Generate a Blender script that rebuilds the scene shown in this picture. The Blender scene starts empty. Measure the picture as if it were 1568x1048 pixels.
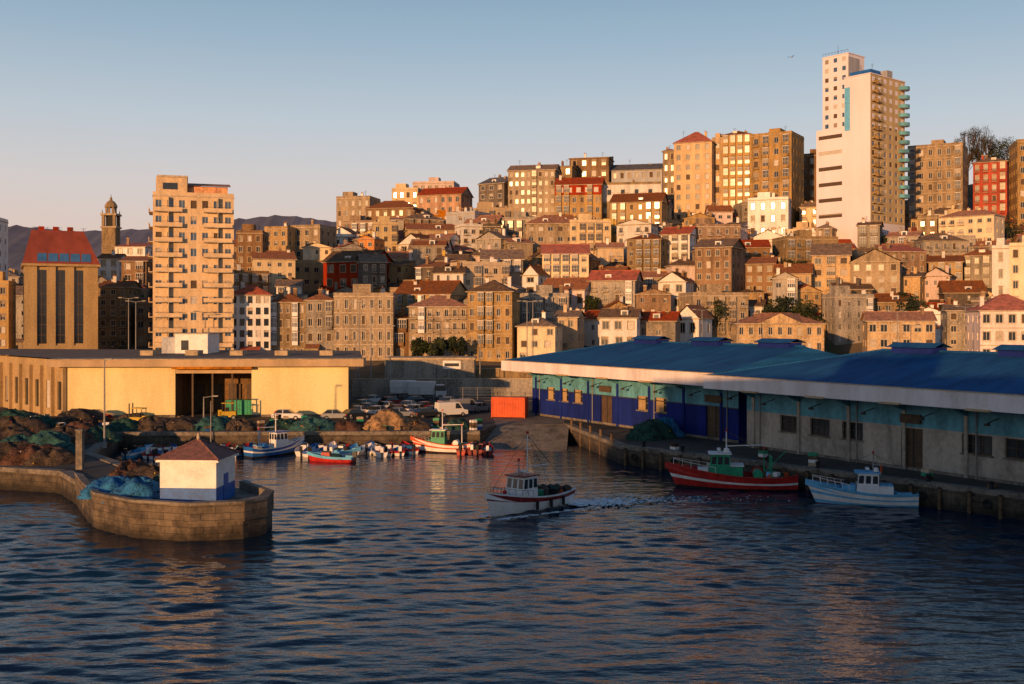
import bpy, math, random
import numpy as np
from mathutils import Vector, Matrix
R = random.Random(7)
H=16.0; F=1650.0
scene=bpy.context.scene
# ------------------------------------------------------------------ materials
MATS={}
def nodes_of(m):
    m.use_nodes=True; nt=m.node_tree
    return nt, nt.nodes, nt.links, nt.nodes['Principled BSDF']
def mat(name,col,rough=.85,var=.35,scale=.6,bump=.0,metal=0,streak=False,spec=.3,rand=.0,col2=None,fine=6.0,fw=.4):
    if name in MATS: return MATS[name]
    m=bpy.data.materials.new(name); nt,N,L,P=nodes_of(m)
    P.inputs['Roughness'].default_value=rough; P.inputs['Metallic'].default_value=metal
    P.inputs['Specular IOR Level'].default_value=spec
    tc=N.new('ShaderNodeTexCoord'); mp=N.new('ShaderNodeMapping')
    mp.inputs['Scale'].default_value=(1,1,.25 if streak else 1)
    L.new(tc.outputs['Object'],mp.inputs['Vector'])
    n1=N.new('ShaderNodeTexNoise'); n1.inputs['Scale'].default_value=scale; n1.inputs['Detail'].default_value=4; n1.inputs['Roughness'].default_value=.65
    n2=N.new('ShaderNodeTexNoise'); n2.inputs['Scale'].default_value=fine; n2.inputs['Detail'].default_value=2
    L.new(mp.outputs[0],n1.inputs['Vector']); L.new(tc.outputs['Object'],n2.inputs['Vector'])
    ad=N.new('ShaderNodeMath'); ad.operation='MULTIPLY_ADD'; ad.inputs[1].default_value=fw
    L.new(n2.outputs['Fac'],ad.inputs[0]); L.new(n1.outputs['Fac'],ad.inputs[2])
    r=N.new('ShaderNodeValToRGB'); mid=.5+fw/2; r.color_ramp.elements[0].position=mid-.22; r.color_ramp.elements[1].position=min(1,mid+.14)
    c2=col2 or tuple(max(.004,c*(1-var*1.3)) for c in col)
    r.color_ramp.elements[0].color=(*c2,1)
    r.color_ramp.elements[1].color=(*[min(.95,c*(1+var*.35)) for c in col],1)
    L.new(ad.outputs[0],r.inputs['Fac'])
    out=r.outputs['Color']
    if rand>0:
        oi=N.new('ShaderNodeObjectInfo'); hs=N.new('ShaderNodeHueSaturation')
        mr=N.new('ShaderNodeMapRange'); mr.inputs['To Min'].default_value=1-rand; mr.inputs['To Max'].default_value=1+rand*.5
        L.new(oi.outputs['Random'],mr.inputs['Value']); L.new(mr.outputs[0],hs.inputs['Value'])
        mr2=N.new('ShaderNodeMapRange'); mr2.inputs['To Min'].default_value=1.2; mr2.inputs['To Max'].default_value=.85
        L.new(oi.outputs['Random'],mr2.inputs['Value']); L.new(mr2.outputs[0],hs.inputs['Saturation'])
        L.new(out,hs.inputs['Color']); out=hs.outputs['Color']
    L.new(out,P.inputs['Base Color'])
    if bump>0:
        b=N.new('ShaderNodeBump'); b.inputs['Strength'].default_value=.6; b.inputs['Distance'].default_value=bump
        L.new(ad.outputs[0],b.inputs['Height']); L.new(b.outputs[0],P.inputs['Normal'])
    MATS[name]=m; return m
WALLC={'ochre':(.50,.34,.17),'stone':(.35,.26,.16),'grey':(.34,.30,.25),'white':(.80,.76,.71),'cream':(.70,.55,.34),
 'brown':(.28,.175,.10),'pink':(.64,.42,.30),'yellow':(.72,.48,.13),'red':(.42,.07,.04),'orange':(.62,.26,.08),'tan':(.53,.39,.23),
 'dark':(.15,.12,.095),'pinkwhite':(.72,.59,.55),'beige':(.62,.43,.22),'coolgrey':(.46,.47,.50)}
for k,c in WALLC.items():
    v=.24 if k in('white','pinkwhite','coolgrey','cream','beige','tan') else .48
    mat('wall_'+k,c,.92,v,.4,.02,streak=True,rand=.26,fine=2.6,fw=.6)
mat('towerwhite',(.74,.69,.76),.85,.10,.15,streak=True,col2=(.64,.60,.65))
mat('tile',(.35,.135,.06),.9,.5,1.3,.05,rand=.42,col2=(.12,.07,.042),fine=3,fw=.7)
mat('tile_old',(.22,.135,.08),.9,.5,1.0,.05,rand=.42,col2=(.075,.06,.045),fine=3,fw=.7)
mat('tile_red',(.42,.095,.045),.85,.4,.8,.03,rand=.25,col2=(.19,.06,.035),fine=3,fw=.7)
mat('hallroof',(.26,.06,.04),.8,.25,.3,.02,streak=True)
mat('skylight',(.05,.16,.36),.55,.2,.6,spec=.2)
mat('flatroof',(.20,.165,.14),.95,.4,.5,rand=.2)
mat('slate',(.13,.13,.14),.8,.4,.7,rand=.2)
mat('glass',(.025,.03,.035),.12,.3,.3,spec=.6)
mat('glass_b',(.05,.10,.18),.12,.3,.3,spec=.8)
mat('frame',(.55,.50,.44),.6,.2,2)
mat('blind',(.42,.35,.27),.7,.3,2,rand=.3)
mat('shutter',(.10,.065,.04),.7,.3,2)
mat('rail',(.05,.045,.04),.6,.2,3)
mat('pole',(.26,.25,.24),.6,.2,2)
mat('trim',(.50,.40,.28),.9,.35,1.2,rand=.15)
mat('black',(.015,.015,.017),.7,.3,3)
mat('rubber',(.02,.02,.02),.85,.3,3)
mat('whitepaint',(.78,.77,.76),.45,.12,1.1,col2=(.63,.59,.55))
mat('pinkpaint',(.76,.70,.70),.6,.16,.5,col2=(.58,.51,.49),streak=True)
mat('redpaint',(.48,.03,.025),.4,.35,1.5)
mat('maroon',(.24,.03,.03),.45,.35,1.5)
mat('bluepaint',(.02,.12,.42),.4,.3,1.5)
mat('lightblue',(.14,.46,.74),.45,.22,1.5)
mat('greenpaint',(.02,.30,.16),.45,.3,1.5)
mat('orangepaint',(.62,.09,.02),.6,.25,.8)
mat('yellowpaint',(.55,.36,.03),.5,.3,1)
mat('deck',(.22,.15,.09),.8,.3,2)
mat('wood',(.14,.09,.05),.85,.4,2)
mat('silver',(.40,.41,.43),.3,.08,1,metal=.5)
mat('carblue',(.04,.08,.18),.3,.1,1,spec=.6)
mat('carred',(.25,.02,.02),.3,.1,1,spec=.6)
mat('cardark',(.02,.022,.028),.3,.1,1,spec=.6)
mat('carwhite',(.65,.65,.65),.3,.08,1,spec=.5)
for nm,c in (('netg',(.022,.07,.055)),('nett',(.035,.11,.105)),('netb',(.075,.055,.042)),('netblue',(.03,.17,.38)),('netr',(.10,.05,.036)),('nettan',(.36,.22,.11))):
    mat(nm,c,.97,.65,1.6,.22,fine=9,fw=.8)
mat('leaf',(.055,.07,.022),.9,.5,.5,rand=.2)
mat('leafd',(.03,.042,.018),.9,.5,.5,rand=.2)
mat('bark',(.07,.05,.035),.95,.4,2)
mat('concrete',(.20,.175,.145),.95,.5,.45,.03,fine=3,fw=.6)
mat('asphalt',(.068,.062,.056),.95,.45,.2,.01,fine=2)
mat('yelwall',(.76,.65,.34),.85,.16,.13,.01,streak=True,col2=(.54,.42,.20))
mat('yelfascia',(.48,.34,.20),.85,.25,.3,streak=True)
mat('shedblue',(.010,.024,.19),.75,.4,.4,streak=True,spec=.15)
mat('shedteal',(.11,.33,.42),.75,.4,.5,streak=True,fine=2)
mat('shedgrey',(.42,.37,.31),.9,.4,.5,.01,streak=True,fine=2)
mat('hilldist_hazed',(.13,.145,.21),1,.22,.004,fine=.03,spec=0)  # bluish aerial haze put into the hills' base colour
mat('gullwhite',(.5,.5,.5),.8)
mat('tile_hut',(.20,.09,.08),.85,.5,2.5,.05,col2=(.09,.06,.055))
mat('foam',(.80,.84,.88),.7,.2,3)
mat('skin',(.45,.27,.18),.7,.1,3)
mat('cloth_o',(.55,.20,.03),.9,.3,4)
mat('cloth_b',(.03,.04,.08),.9,.3,4)
def ribbed_roof():
    m=bpy.data.materials.new('blue_roof_sheet'); nt,N,L,P=nodes_of(m)
    P.inputs['Roughness'].default_value=.85; P.inputs['Specular IOR Level'].default_value=.12
    tc=N.new('ShaderNodeTexCoord'); n=N.new('ShaderNodeTexNoise'); n.inputs['Scale'].default_value=.5; n.inputs['Detail'].default_value=8; n.inputs['Roughness'].default_value=.7
    mp=N.new('ShaderNodeMapping'); mp.inputs['Scale'].default_value=(1,.18,1)
    L.new(tc.outputs['Object'],mp.inputs['Vector']); L.new(mp.outputs[0],n.inputs['Vector'])
    r=N.new('ShaderNodeValToRGB'); r.color_ramp.elements[0].position=.35; r.color_ramp.elements[1].position=.75
    r.color_ramp.elements[0].color=(.008,.065,.19,1); r.color_ramp.elements[1].color=(.022,.15,.36,1)
    L.new(n.outputs['Fac'],r.inputs['Fac'])
    w=N.new('ShaderNodeTexWave'); w.inputs['Scale'].default_value=1.0; w.bands_direction='X'
    L.new(tc.outputs['Object'],w.inputs['Vector'])
    mr=N.new('ShaderNodeMapRange'); mr.inputs['To Min'].default_value=.78; mr.inputs['To Max'].default_value=1.12; L.new(w.outputs['Fac'],mr.inputs['Value'])
    vm=N.new('ShaderNodeVectorMath'); vm.operation='SCALE'; L.new(r.outputs[0],vm.inputs[0]); L.new(mr.outputs[0],vm.inputs['Scale']); L.new(vm.outputs[0],P.inputs['Base Color'])
    b=N.new('ShaderNodeBump'); b.inputs['Distance'].default_value=.05; L.new(w.outputs['Fac'],b.inputs['Height']); L.new(b.outputs[0],P.inputs['Normal'])
    MATS['blueroof']=m
ribbed_roof()
def blockwall(name,c1,c2,mort):
    m=bpy.data.materials.new(name); nt,N,L,P=nodes_of(m); P.inputs['Roughness'].default_value=.9
    g=N.new('ShaderNodeNewGeometry'); s=N.new('ShaderNodeSeparateXYZ'); L.new(g.outputs['Position'],s.inputs[0])
    ma=N.new('ShaderNodeMath'); ma.operation='MULTIPLY_ADD'; ma.inputs[1].default_value=-.7; L.new(s.outputs[1],ma.inputs[0]); L.new(s.outputs[0],ma.inputs[2])
    c=N.new('ShaderNodeCombineXYZ'); L.new(ma.outputs[0],c.inputs[0]); L.new(s.outputs[2],c.inputs[1])
    b=N.new('ShaderNodeTexBrick'); b.inputs['Scale'].default_value=1; b.inputs['Brick Width'].default_value=1.6; b.inputs['Row Height'].default_value=.5; b.inputs['Mortar Size'].default_value=.03; b.inputs['Mortar Smooth'].default_value=.6
    b.inputs['Color1'].default_value=(*c1,1); b.inputs['Color2'].default_value=(*c2,1); b.inputs['Mortar'].default_value=(*mort,1); L.new(c.outputs[0],b.inputs['Vector'])
    n=N.new('ShaderNodeTexNoise'); n.inputs['Scale'].default_value=.8; n.inputs['Detail'].default_value=8; n.inputs['Roughness'].default_value=.72
    L.new(g.outputs['Position'],n.inputs['Vector'])
    mr=N.new('ShaderNodeMapRange'); mr.inputs['From Min'].default_value=.2; mr.inputs['From Max'].default_value=1.1; mr.inputs['To Min'].default_value=.22; mr.inputs['To Max'].default_value=1
    az=N.new('ShaderNodeMath'); az.operation='MULTIPLY_ADD'; az.inputs[1].default_value=1.2; L.new(n.outputs['Fac'],az.inputs[0]); L.new(s.outputs[2],az.inputs[2])
    sb=N.new('ShaderNodeMath'); sb.operation='SUBTRACT'; sb.inputs[1].default_value=.6; L.new(az.outputs[0],sb.inputs[0]); L.new(sb.outputs[0],mr.inputs['Value'])
    mr2=N.new('ShaderNodeMapRange'); mr2.inputs['From Min'].default_value=.33; mr2.inputs['From Max'].default_value=.67; mr2.inputs['To Min'].default_value=.3; mr2.inputs['To Max'].default_value=1.35; L.new(n.outputs['Fac'],mr2.inputs['Value'])
    mu=N.new('ShaderNodeMath'); mu.operation='MULTIPLY'; L.new(mr.outputs[0],mu.inputs[0]); L.new(mr2.outputs[0],mu.inputs[1])
    vm=N.new('ShaderNodeVectorMath'); vm.operation='SCALE'; L.new(b.outputs['Color'],vm.inputs[0]); L.new(mu.outputs[0],vm.inputs['Scale'])
    L.new(vm.outputs[0],P.inputs['Base Color'])
    bp=N.new('ShaderNodeBump'); bp.inputs['Distance'].default_value=.08; L.new(mu.outputs[0],bp.inputs['Height']); L.new(bp.outputs[0],P.inputs['Normal'])
    MATS[name]=m
blockwall('quaystone',(.125,.095,.065),(.09,.07,.05),(.04,.032,.025))
blockwall('pierstone',(.19,.145,.10),(.12,.092,.065),(.05,.04,.03))
def terrain_mat():
    m=bpy.data.materials.new('hillside_ground'); nt,N,L,P=nodes_of(m); P.inputs['Roughness'].default_value=1
    g=N.new('ShaderNodeNewGeometry'); n=N.new('ShaderNodeTexNoise'); n.inputs['Scale'].default_value=.09; n.inputs['Detail'].default_value=8
    L.new(g.outputs['Position'],n.inputs['Vector']); r=N.new('ShaderNodeValToRGB')
    e=r.color_ramp.elements; e[0].position=.38; e[0].color=(.035,.045,.015,1); e[1].position=.62; e[1].color=(.15,.105,.065,1)
    L.new(n.outputs['Fac'],r.inputs['Fac']); L.new(r.outputs[0],P.inputs['Base Color']); MATS['terrain']=m
terrain_mat()
# ------------------------------------------------------------------ mesh builder
class MB:
    def __init__(s): s.v=[]; s.f=[]; s.m=[]; s.mats=[]
    def mi(s,k):
        if k not in s.mats: s.mats.append(k)
        return s.mats.index(k)
    def poly(s,pts,k):
        i=len(s.v); s.v.extend(pts); s.f.append(tuple(range(i,i+len(pts)))); s.m.append(s.mi(k))
    def box(s,x0,y0,z0,x1,y1,z1,k,top=None):
        p=[(x0,y0,z0),(x1,y0,z0),(x1,y1,z0),(x0,y1,z0),(x0,y0,z1),(x1,y0,z1),(x1,y1,z1),(x0,y1,z1)]
        i=len(s.v); s.v.extend(p); a=s.mi(k); t=s.mi(top) if top else a
        for q,mm in (((0,1,5,4),a),((1,2,6,5),a),((2,3,7,6),a),((3,0,4,7),a),((4,5,6,7),t),((3,2,1,0),a)):
            s.f.append(tuple(i+j for j in q)); s.m.append(mm)
    def cbox(s,cx,cy,cz,sx,sy,sz,k,rot=0,tap=1.0):
        c,sn=math.cos(rot),math.sin(rot); i=len(s.v)
        for z,t in ((-sz/2,1),(sz/2,tap)):
            for a,b in ((-1,-1),(1,-1),(1,1),(-1,1)):
                x=a*sx/2*t; y=b*sy/2*t; s.v.append((cx+x*c-y*sn,cy+x*sn+y*c,cz+z))
        a=s.mi(k)
        for q in ((0,1,5,4),(1,2,6,5),(2,3,7,6),(3,0,4,7),(4,5,6,7),(3,2,1,0)): s.f.append(tuple(i+j for j in q)); s.m.append(a)
    def cyl(s,p0,p1,r0,r1,k,n=8):
        p0=Vector(p0);p1=Vector(p1); d=(p1-p0).normalized(); a=d.orthogonal().normalized(); b=d.cross(a); i=len(s.v)
        for p,r in ((p0,r0),(p1,r1)):
            for j in range(n):
                t=2*math.pi*j/n; q=p+a*(r*math.cos(t))+b*(r*math.sin(t)); s.v.append(tuple(q))
        m=s.mi(k)
        for j in range(n): s.f.append((i+j,i+(j+1)%n,i+n+(j+1)%n,i+n+j)); s.m.append(m)
        s.f.append(tuple(i+n-1-j for j in range(n))); s.m.append(m); s.f.append(tuple(i+n+j for j in range(n))); s.m.append(m)
    def lathe(s,cx,cy,prof,k,n=12):
        i=len(s.v); m=s.mi(k)
        for r,z in prof:
            for j in range(n): t=2*math.pi*(j+.5)/n; s.v.append((cx+r*math.cos(t),cy+r*math.sin(t),z))
        for q in range(len(prof)-1):
            for j in range(n): s.f.append((i+q*n+j,i+q*n+(j+1)%n,i+(q+1)*n+(j+1)%n,i+(q+1)*n+j)); s.m.append(m)
    def obj(s,name,loc=(0,0,0),rz=0,parent=None,smooth=False):
        me=bpy.data.meshes.new(name); me.from_pydata(s.v,[],s.f)
        for k in s.mats: me.materials.append(MATS[k])
        me.polygons.foreach_set('material_index',s.m)
        if smooth: me.polygons.foreach_set('use_smooth',[True]*len(s.f))
        me.update(); o=bpy.data.objects.new(name,me); scene.collection.objects.link(o)
        o.location=loc; o.rotation_euler=(0,0,rz)
        if parent: o.parent=parent
        return o
def survey(px,d): return (px-784)/F*d
def hgt(py,d): return H+(490-py)/F*d
# ------------------------------------------------------------------ terrain
tx=[-900,-190,-140,-95,-45,15,52,125,190,300,900]; tzv=[14,17,23,33,42,49,48,48,47,46,30]
def tz(x,y):
    top=float(np.interp(x,tx,tzv))
    if y<216: return 1.85
    if y<238: return 1.85+(y-216)/22*5.15
    if y<256: return 7.0
    if y<378: return 7+(top-7)*((y-256)/122)**.85
    m=24*math.exp(-((x-190)/34)**2)*max(0,min(1,(y-385)/38))
    if y<450: return top+m
    return max(4, top+m-(y-450)*.06)
def build_terrain():
    xs=[-3500,-2000,-1000,-600]+list(np.arange(-400,401,10))+[600,1000,2000,3500]
    ys=[212,216,222,228,234,238,244,250,256]+list(np.arange(262,456,7))+[480,520,600,800,1200,2000,3500,6000]
    v=[(x,y,tz(x,y)+(R.uniform(-.4,.4) if 262<y<500 else 0)) for y in ys for x in xs]; nx=len(xs)
    f=[(j*nx+i,j*nx+i+1,(j+1)*nx+i+1,(j+1)*nx+i) for j in range(len(ys)-1) for i in range(nx-1)]
    me=bpy.data.meshes.new('hillside_terrain'); me.from_pydata(v,[],f); me.materials.append(MATS['terrain'])
    o=bpy.data.objects.new('hillside_terrain',me); scene.collection.objects.link(o)
build_terrain()
def hills():
    mb=MB()
    for (y0,base,amp,ph) in ((2600,238,20,0.3),(3600,318,22,2.1)):
        n=300; prev=None
        for i in range(n+1):
            x=-2600+i*5200/n
            z=base+amp*(.5*math.sin(x*.0031+ph)+.3*math.sin(x*.0083+ph*2)+.12*math.sin(x*.031)) +32*math.exp(-((x+560)/230)**2)*(y0<3000)+ R.uniform(-2,5)
            cur=((x,y0-600,0),(x,y0,z),(x,y0+1500,0))
            if prev:
                mb.poly([prev[0],cur[0],cur[1],prev[1]],'hilldist_hazed'); mb.poly([prev[1],cur[1],cur[2],prev[2]],'hilldist_hazed')
            prev=cur
    mb.obj('distant_hills')
hills()
# ------------------------------------------------------------------ buildings
def facade(mb,ox,oy,ux,uy,W,z0,z1,nf,nb,wall,ww=.42,wh=.52,gl='glass',fr='frame',balc=0,trim=None,sill=.28,rnd=R,course=None,gall=0):
    nx,ny=uy,-ux
    def P(a,z,o=0): return (ox+ux*a+nx*o,oy+uy*a+ny*o,z)
    def q(a0,a1,za,zb,o,k): mb.poly([P(a0,za,o),P(a1,za,o),P(a1,zb,o),P(a0,zb,o)],k)
    def bx(a0,a1,za,zb,o0,o1,k):
        q(a0,a1,za,zb,o1,k)
        mb.poly([P(a0,zb,o1),P(a1,zb,o1),P(a1,zb,o0),P(a0,zb,o0)],k); mb.poly([P(a0,za,o0),P(a1,za,o0),P(a1,za,o1),P(a0,za,o1)],k)
        mb.poly([P(a0,za,o0),P(a0,za,o1),P(a0,zb,o1),P(a0,zb,o0)],k); mb.poly([P(a1,za,o1),P(a1,za,o0),P(a1,zb,o0),P(a1,zb,o1)],k)
    if nb<=0 or nf<=0: q(0,W,z0,z1,0,wall); return
    fh=(z1-z0)/nf; bw=W/nb; w=bw*ww
    balcols=set(i for i in range(nb) if rnd.random()<balc)
    gcols=set(i for i in range(nb) if rnd.random()<gall)
    gtop=rnd.choice((1,1,2)); gfr=rnd.choice(('frame','frame','trim','whitepaint' if nf<5 else 'frame'))
    skip=nf<4 and nb<5 and not course
    for f in range(nf):
        zb=z0+f*fh; zs=zb+fh*sill; zt=min(zb+fh*(sill+wh),zb+fh*.93)
        q(0,W,zb,zs,0,wall); q(0,W,zt,zb+fh,0,wall)
        if course and f>0: bx(-.02,W+.02,zb-.1,zb+.1,0,.09,course)
        a=0
        for b in range(nb):
            if skip and rnd.random()<.16: continue      # irregular blind bays on the small houses
            jit=rnd.uniform(-.12,.12)*bw if skip else 0
            c=(b+.5)*bw+jit; a0=c-w/2; a1=c+w/2
            q(a,a0,zs,zt,0,wall); a=a1
            d=-.22
            mb.poly([P(a0,zs,0),P(a0,zs,d),P(a0,zt,d),P(a0,zt,0)][::-1],wall); mb.poly([P(a1,zs,d),P(a1,zs,0),P(a1,zt,0),P(a1,zt,d)][::-1],wall)
            mb.poly([P(a0,zs,0),P(a1,zs,0),P(a1,zs,d),P(a0,zs,d)],trim or wall); mb.poly([P(a0,zt,d),P(a1,zt,d),P(a1,zt,0),P(a0,zt,0)],wall)
            q(a0,a1,zs,zt,d,gl)
            if fr:
                t=.07
                q(a0,a0+t,zs,zt,d+.04,fr); q(a1-t,a1,zs,zt,d+.04,fr); q(c-t*.6,c+t*.6,zs,zt,d+.045,fr); q(a0,a1,zt-t,zt,d+.05,fr); q(a0,a1,zs,zs+t,d+.05,fr)
            rr=rnd.random()
            if rr<.2: q(a0+.05,a1-.05,zt-(zt-zs)*rnd.choice((.3,.5,.95)),zt-.02,d+.08,'blind')
            elif rr<.27: q(a0+.05,a1-.05,zs+.03,zt-.02,d+.08,'frame')
            elif rr<.4: q(a0+.02,a1-.02,zs+.02,zt-.02,d+.08,'shutter')
            if trim and fr: 
                bx(a0-.14,a0,zs-.05,zt+.16,0,.06,trim); bx(a1,a1+.14,zs-.05,zt+.16,0,.06,trim); bx(a0,a1,zt,zt+.16,0,.055,trim)
                bx(a0-.2,a1+.2,zs-.17,zs-.05,0,.12,trim)
            if b in gcols and gtop<=f:
                g0,g1=max(bw*b+.1,a0-.3),min(bw*(b+1)-.1,a1+.3)
                bx(g0,g1,zb+.1,zb+fh*.3,0,.7,wall if gfr!='whitepaint' else gfr); bx(g0,g1,zb+fh*.9,zb+fh*.97,0,.75,gfr)
                bx(g0+.05,g1-.05,zb+fh*.3,zb+fh*.9,0,.62,'glass')
                k=4
                for j in range(k+1):
                    s0=g0+(g1-g0-.1)/k*j; bx(s0,s0+.1,zb+fh*.3,zb+fh*.9,.62,.7,gfr)
                q(g0,g1,zb+fh*.58,zb+fh*.58+.09,.69,gfr)
                if rnd.random()<.4: q(g0+.1,g1-.1,zb+fh*.62,zb+fh*.9,.635,'blind')
            elif b in balcols and f>0:
                s0,s1=a0-.35,a1+.35
                bx(s0,s1,zb+fh*.06,zb+fh*.06+.14,0,.9,trim or wall)
                bx(s0,s1,zb+fh*.06+1.0,zb+fh*.06+1.07,.84,.9,'rail')
                k=max(3,int((s1-s0)/.3))
                for j in range(k+1):
                    aa=s0+(s1-s0-.04)*j/k; q(aa,aa+.04,zb+fh*.06+.14,zb+fh*.06+1.0,.87,'rail')
        q(a,W,zs,zt,0,wall)
def roof(mb,W,D,z,kind,rh,k,wall,ov=.45,x0=0,y0=0):
    a0,a1,b0,b1=x0-ov,x0+W+ov,y0-ov,y0+D+ov
    if kind=='flat':
        mb.box(x0-.12,y0-.12,z,x0+W+.12,y0+D+.12,z+.22,'trim')
        mb.box(x0-.02,y0-.02,z+.22,x0+W+.02,y0+.25,z+.95,wall); mb.box(x0-.02,y0+D-.25,z+.22,x0+W+.02,y0+D+.02,z+.95,wall)
        mb.box(x0-.02,y0+.25,z+.22,x0+.25,y0+D-.25,z+.95,wall); mb.box(x0+W-.25,y0+.25,z+.22,x0+W+.02,y0+D-.25,z+.95,wall)
        mb.poly([(x0,y0,z+.24),(x0+W,y0,z+.24),(x0+W,y0+D,z+.24),(x0,y0+D,z+.24)],'flatroof'); return
    mb.box(a0,b0,z-.12,a1,b1,z+.06,'trim')
    z+=.07
    A,B,C,E=(a0,b0,z),(a1,b0,z),(a1,b1,z),(a0,b1,z)
    if kind=='hip':
        if (a1-a0)>(b1-b0):
            h=(b1-b0)/2; r0=(a0+h*.9,(b0+b1)/2,z+rh); r1=(a1-h*.9,(b0+b1)/2,z+rh)
            mb.poly([A,B,r1,r0],k); mb.poly([C,E,r0,r1],k); mb.poly([B,C,r1],k); mb.poly([E,A,r0],k); 
        else:
            h=(a1-a0)/2; r0=((a0+a1)/2,b0+h*.9,z+rh); r1=((a0+a1)/2,b1-h*.9,z+rh)
            mb.poly([A,B,r0],k); mb.poly([B,C,r1,r0],k); mb.poly([C,E,r1],k); mb.poly([E,A,r0,r1],k)
        mb.cyl(r0,r1,.14,.14,k,6)
    elif kind=='gable':
        r0=(a0,(b0+b1)/2,z+rh); r1=(a1,(b0+b1)/2,z+rh)
        mb.poly([A,B,r1,r0],k); mb.poly([C,E,r0,r1],k)
        mb.poly([(x0+W,y0,z),(x0+W,y0+D,z),(x0+W,y0+D/2,z+rh*.93)],wall); mb.poly([(x0,y0+D,z),(x0,y0,z),(x0,y0+D/2,z+rh*.93)],wall)
        mb.cyl(r0,r1,.14,.14,k,6)
    elif kind=='gablef':
        xm=(a0+a1)/2; r0=(xm,b0,z+rh); r1=(xm,b1,z+rh)
        mb.poly([B,C,r1,r0],k); mb.poly([E,A,r0,r1],k)
        mb.poly([(x0,y0,z),(x0+W,y0,z),(x0+W/2,y0,z+rh*.93)],wall); mb.poly([(x0+W,y0+D,z),(x0,y0+D,z),(x0+W/2,y0+D,z+rh*.93)],wall)
        mb.cyl(r0,r1,.14,.14,k,6)
    elif kind=='mono':
        mb.poly([A,B,(a1,b1,z+rh),(a0,b1,z+rh)],k); mb.poly([(x0,y0+D,z),(x0,y0,z),(x0,y0+D,z+rh*.95)],wall); mb.poly([(x0+W,y0,z),(x0+W,y0+D,z),(x0+W,y0+D,z+rh*.95)],wall)
        mb.poly([(x0+W,y0+D,z),(x0,y0+D,z),(x0,y0+D,z+rh*.95),(x0+W,y0+D,z+rh*.95)],wall)
def chimney(mb,x,y,z,h,k):
    mb.box(x,y,z-1.6,x+.8,y+.6,z+h,k); mb.box(x-.1,y-.1,z+h,x+.9,y+.7,z+h+.15,'trim'); mb.box(x+.15,y+.1,z+h+.15,x+.4,y+.5,z+h+.5,'tile')
def antenna(mb,x,y,z,h=3):
    mb.cyl((x,y,z-1),(x,y,z+h),.05,.04,'rail',5)
    for i in range(4): mb.box(x-.6+i*.1,y-.02,z+h-.3*i-.1,x+.6-i*.1,y+.02,z+h-.3*i-.06,'rail')
FOOT=[]
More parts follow.
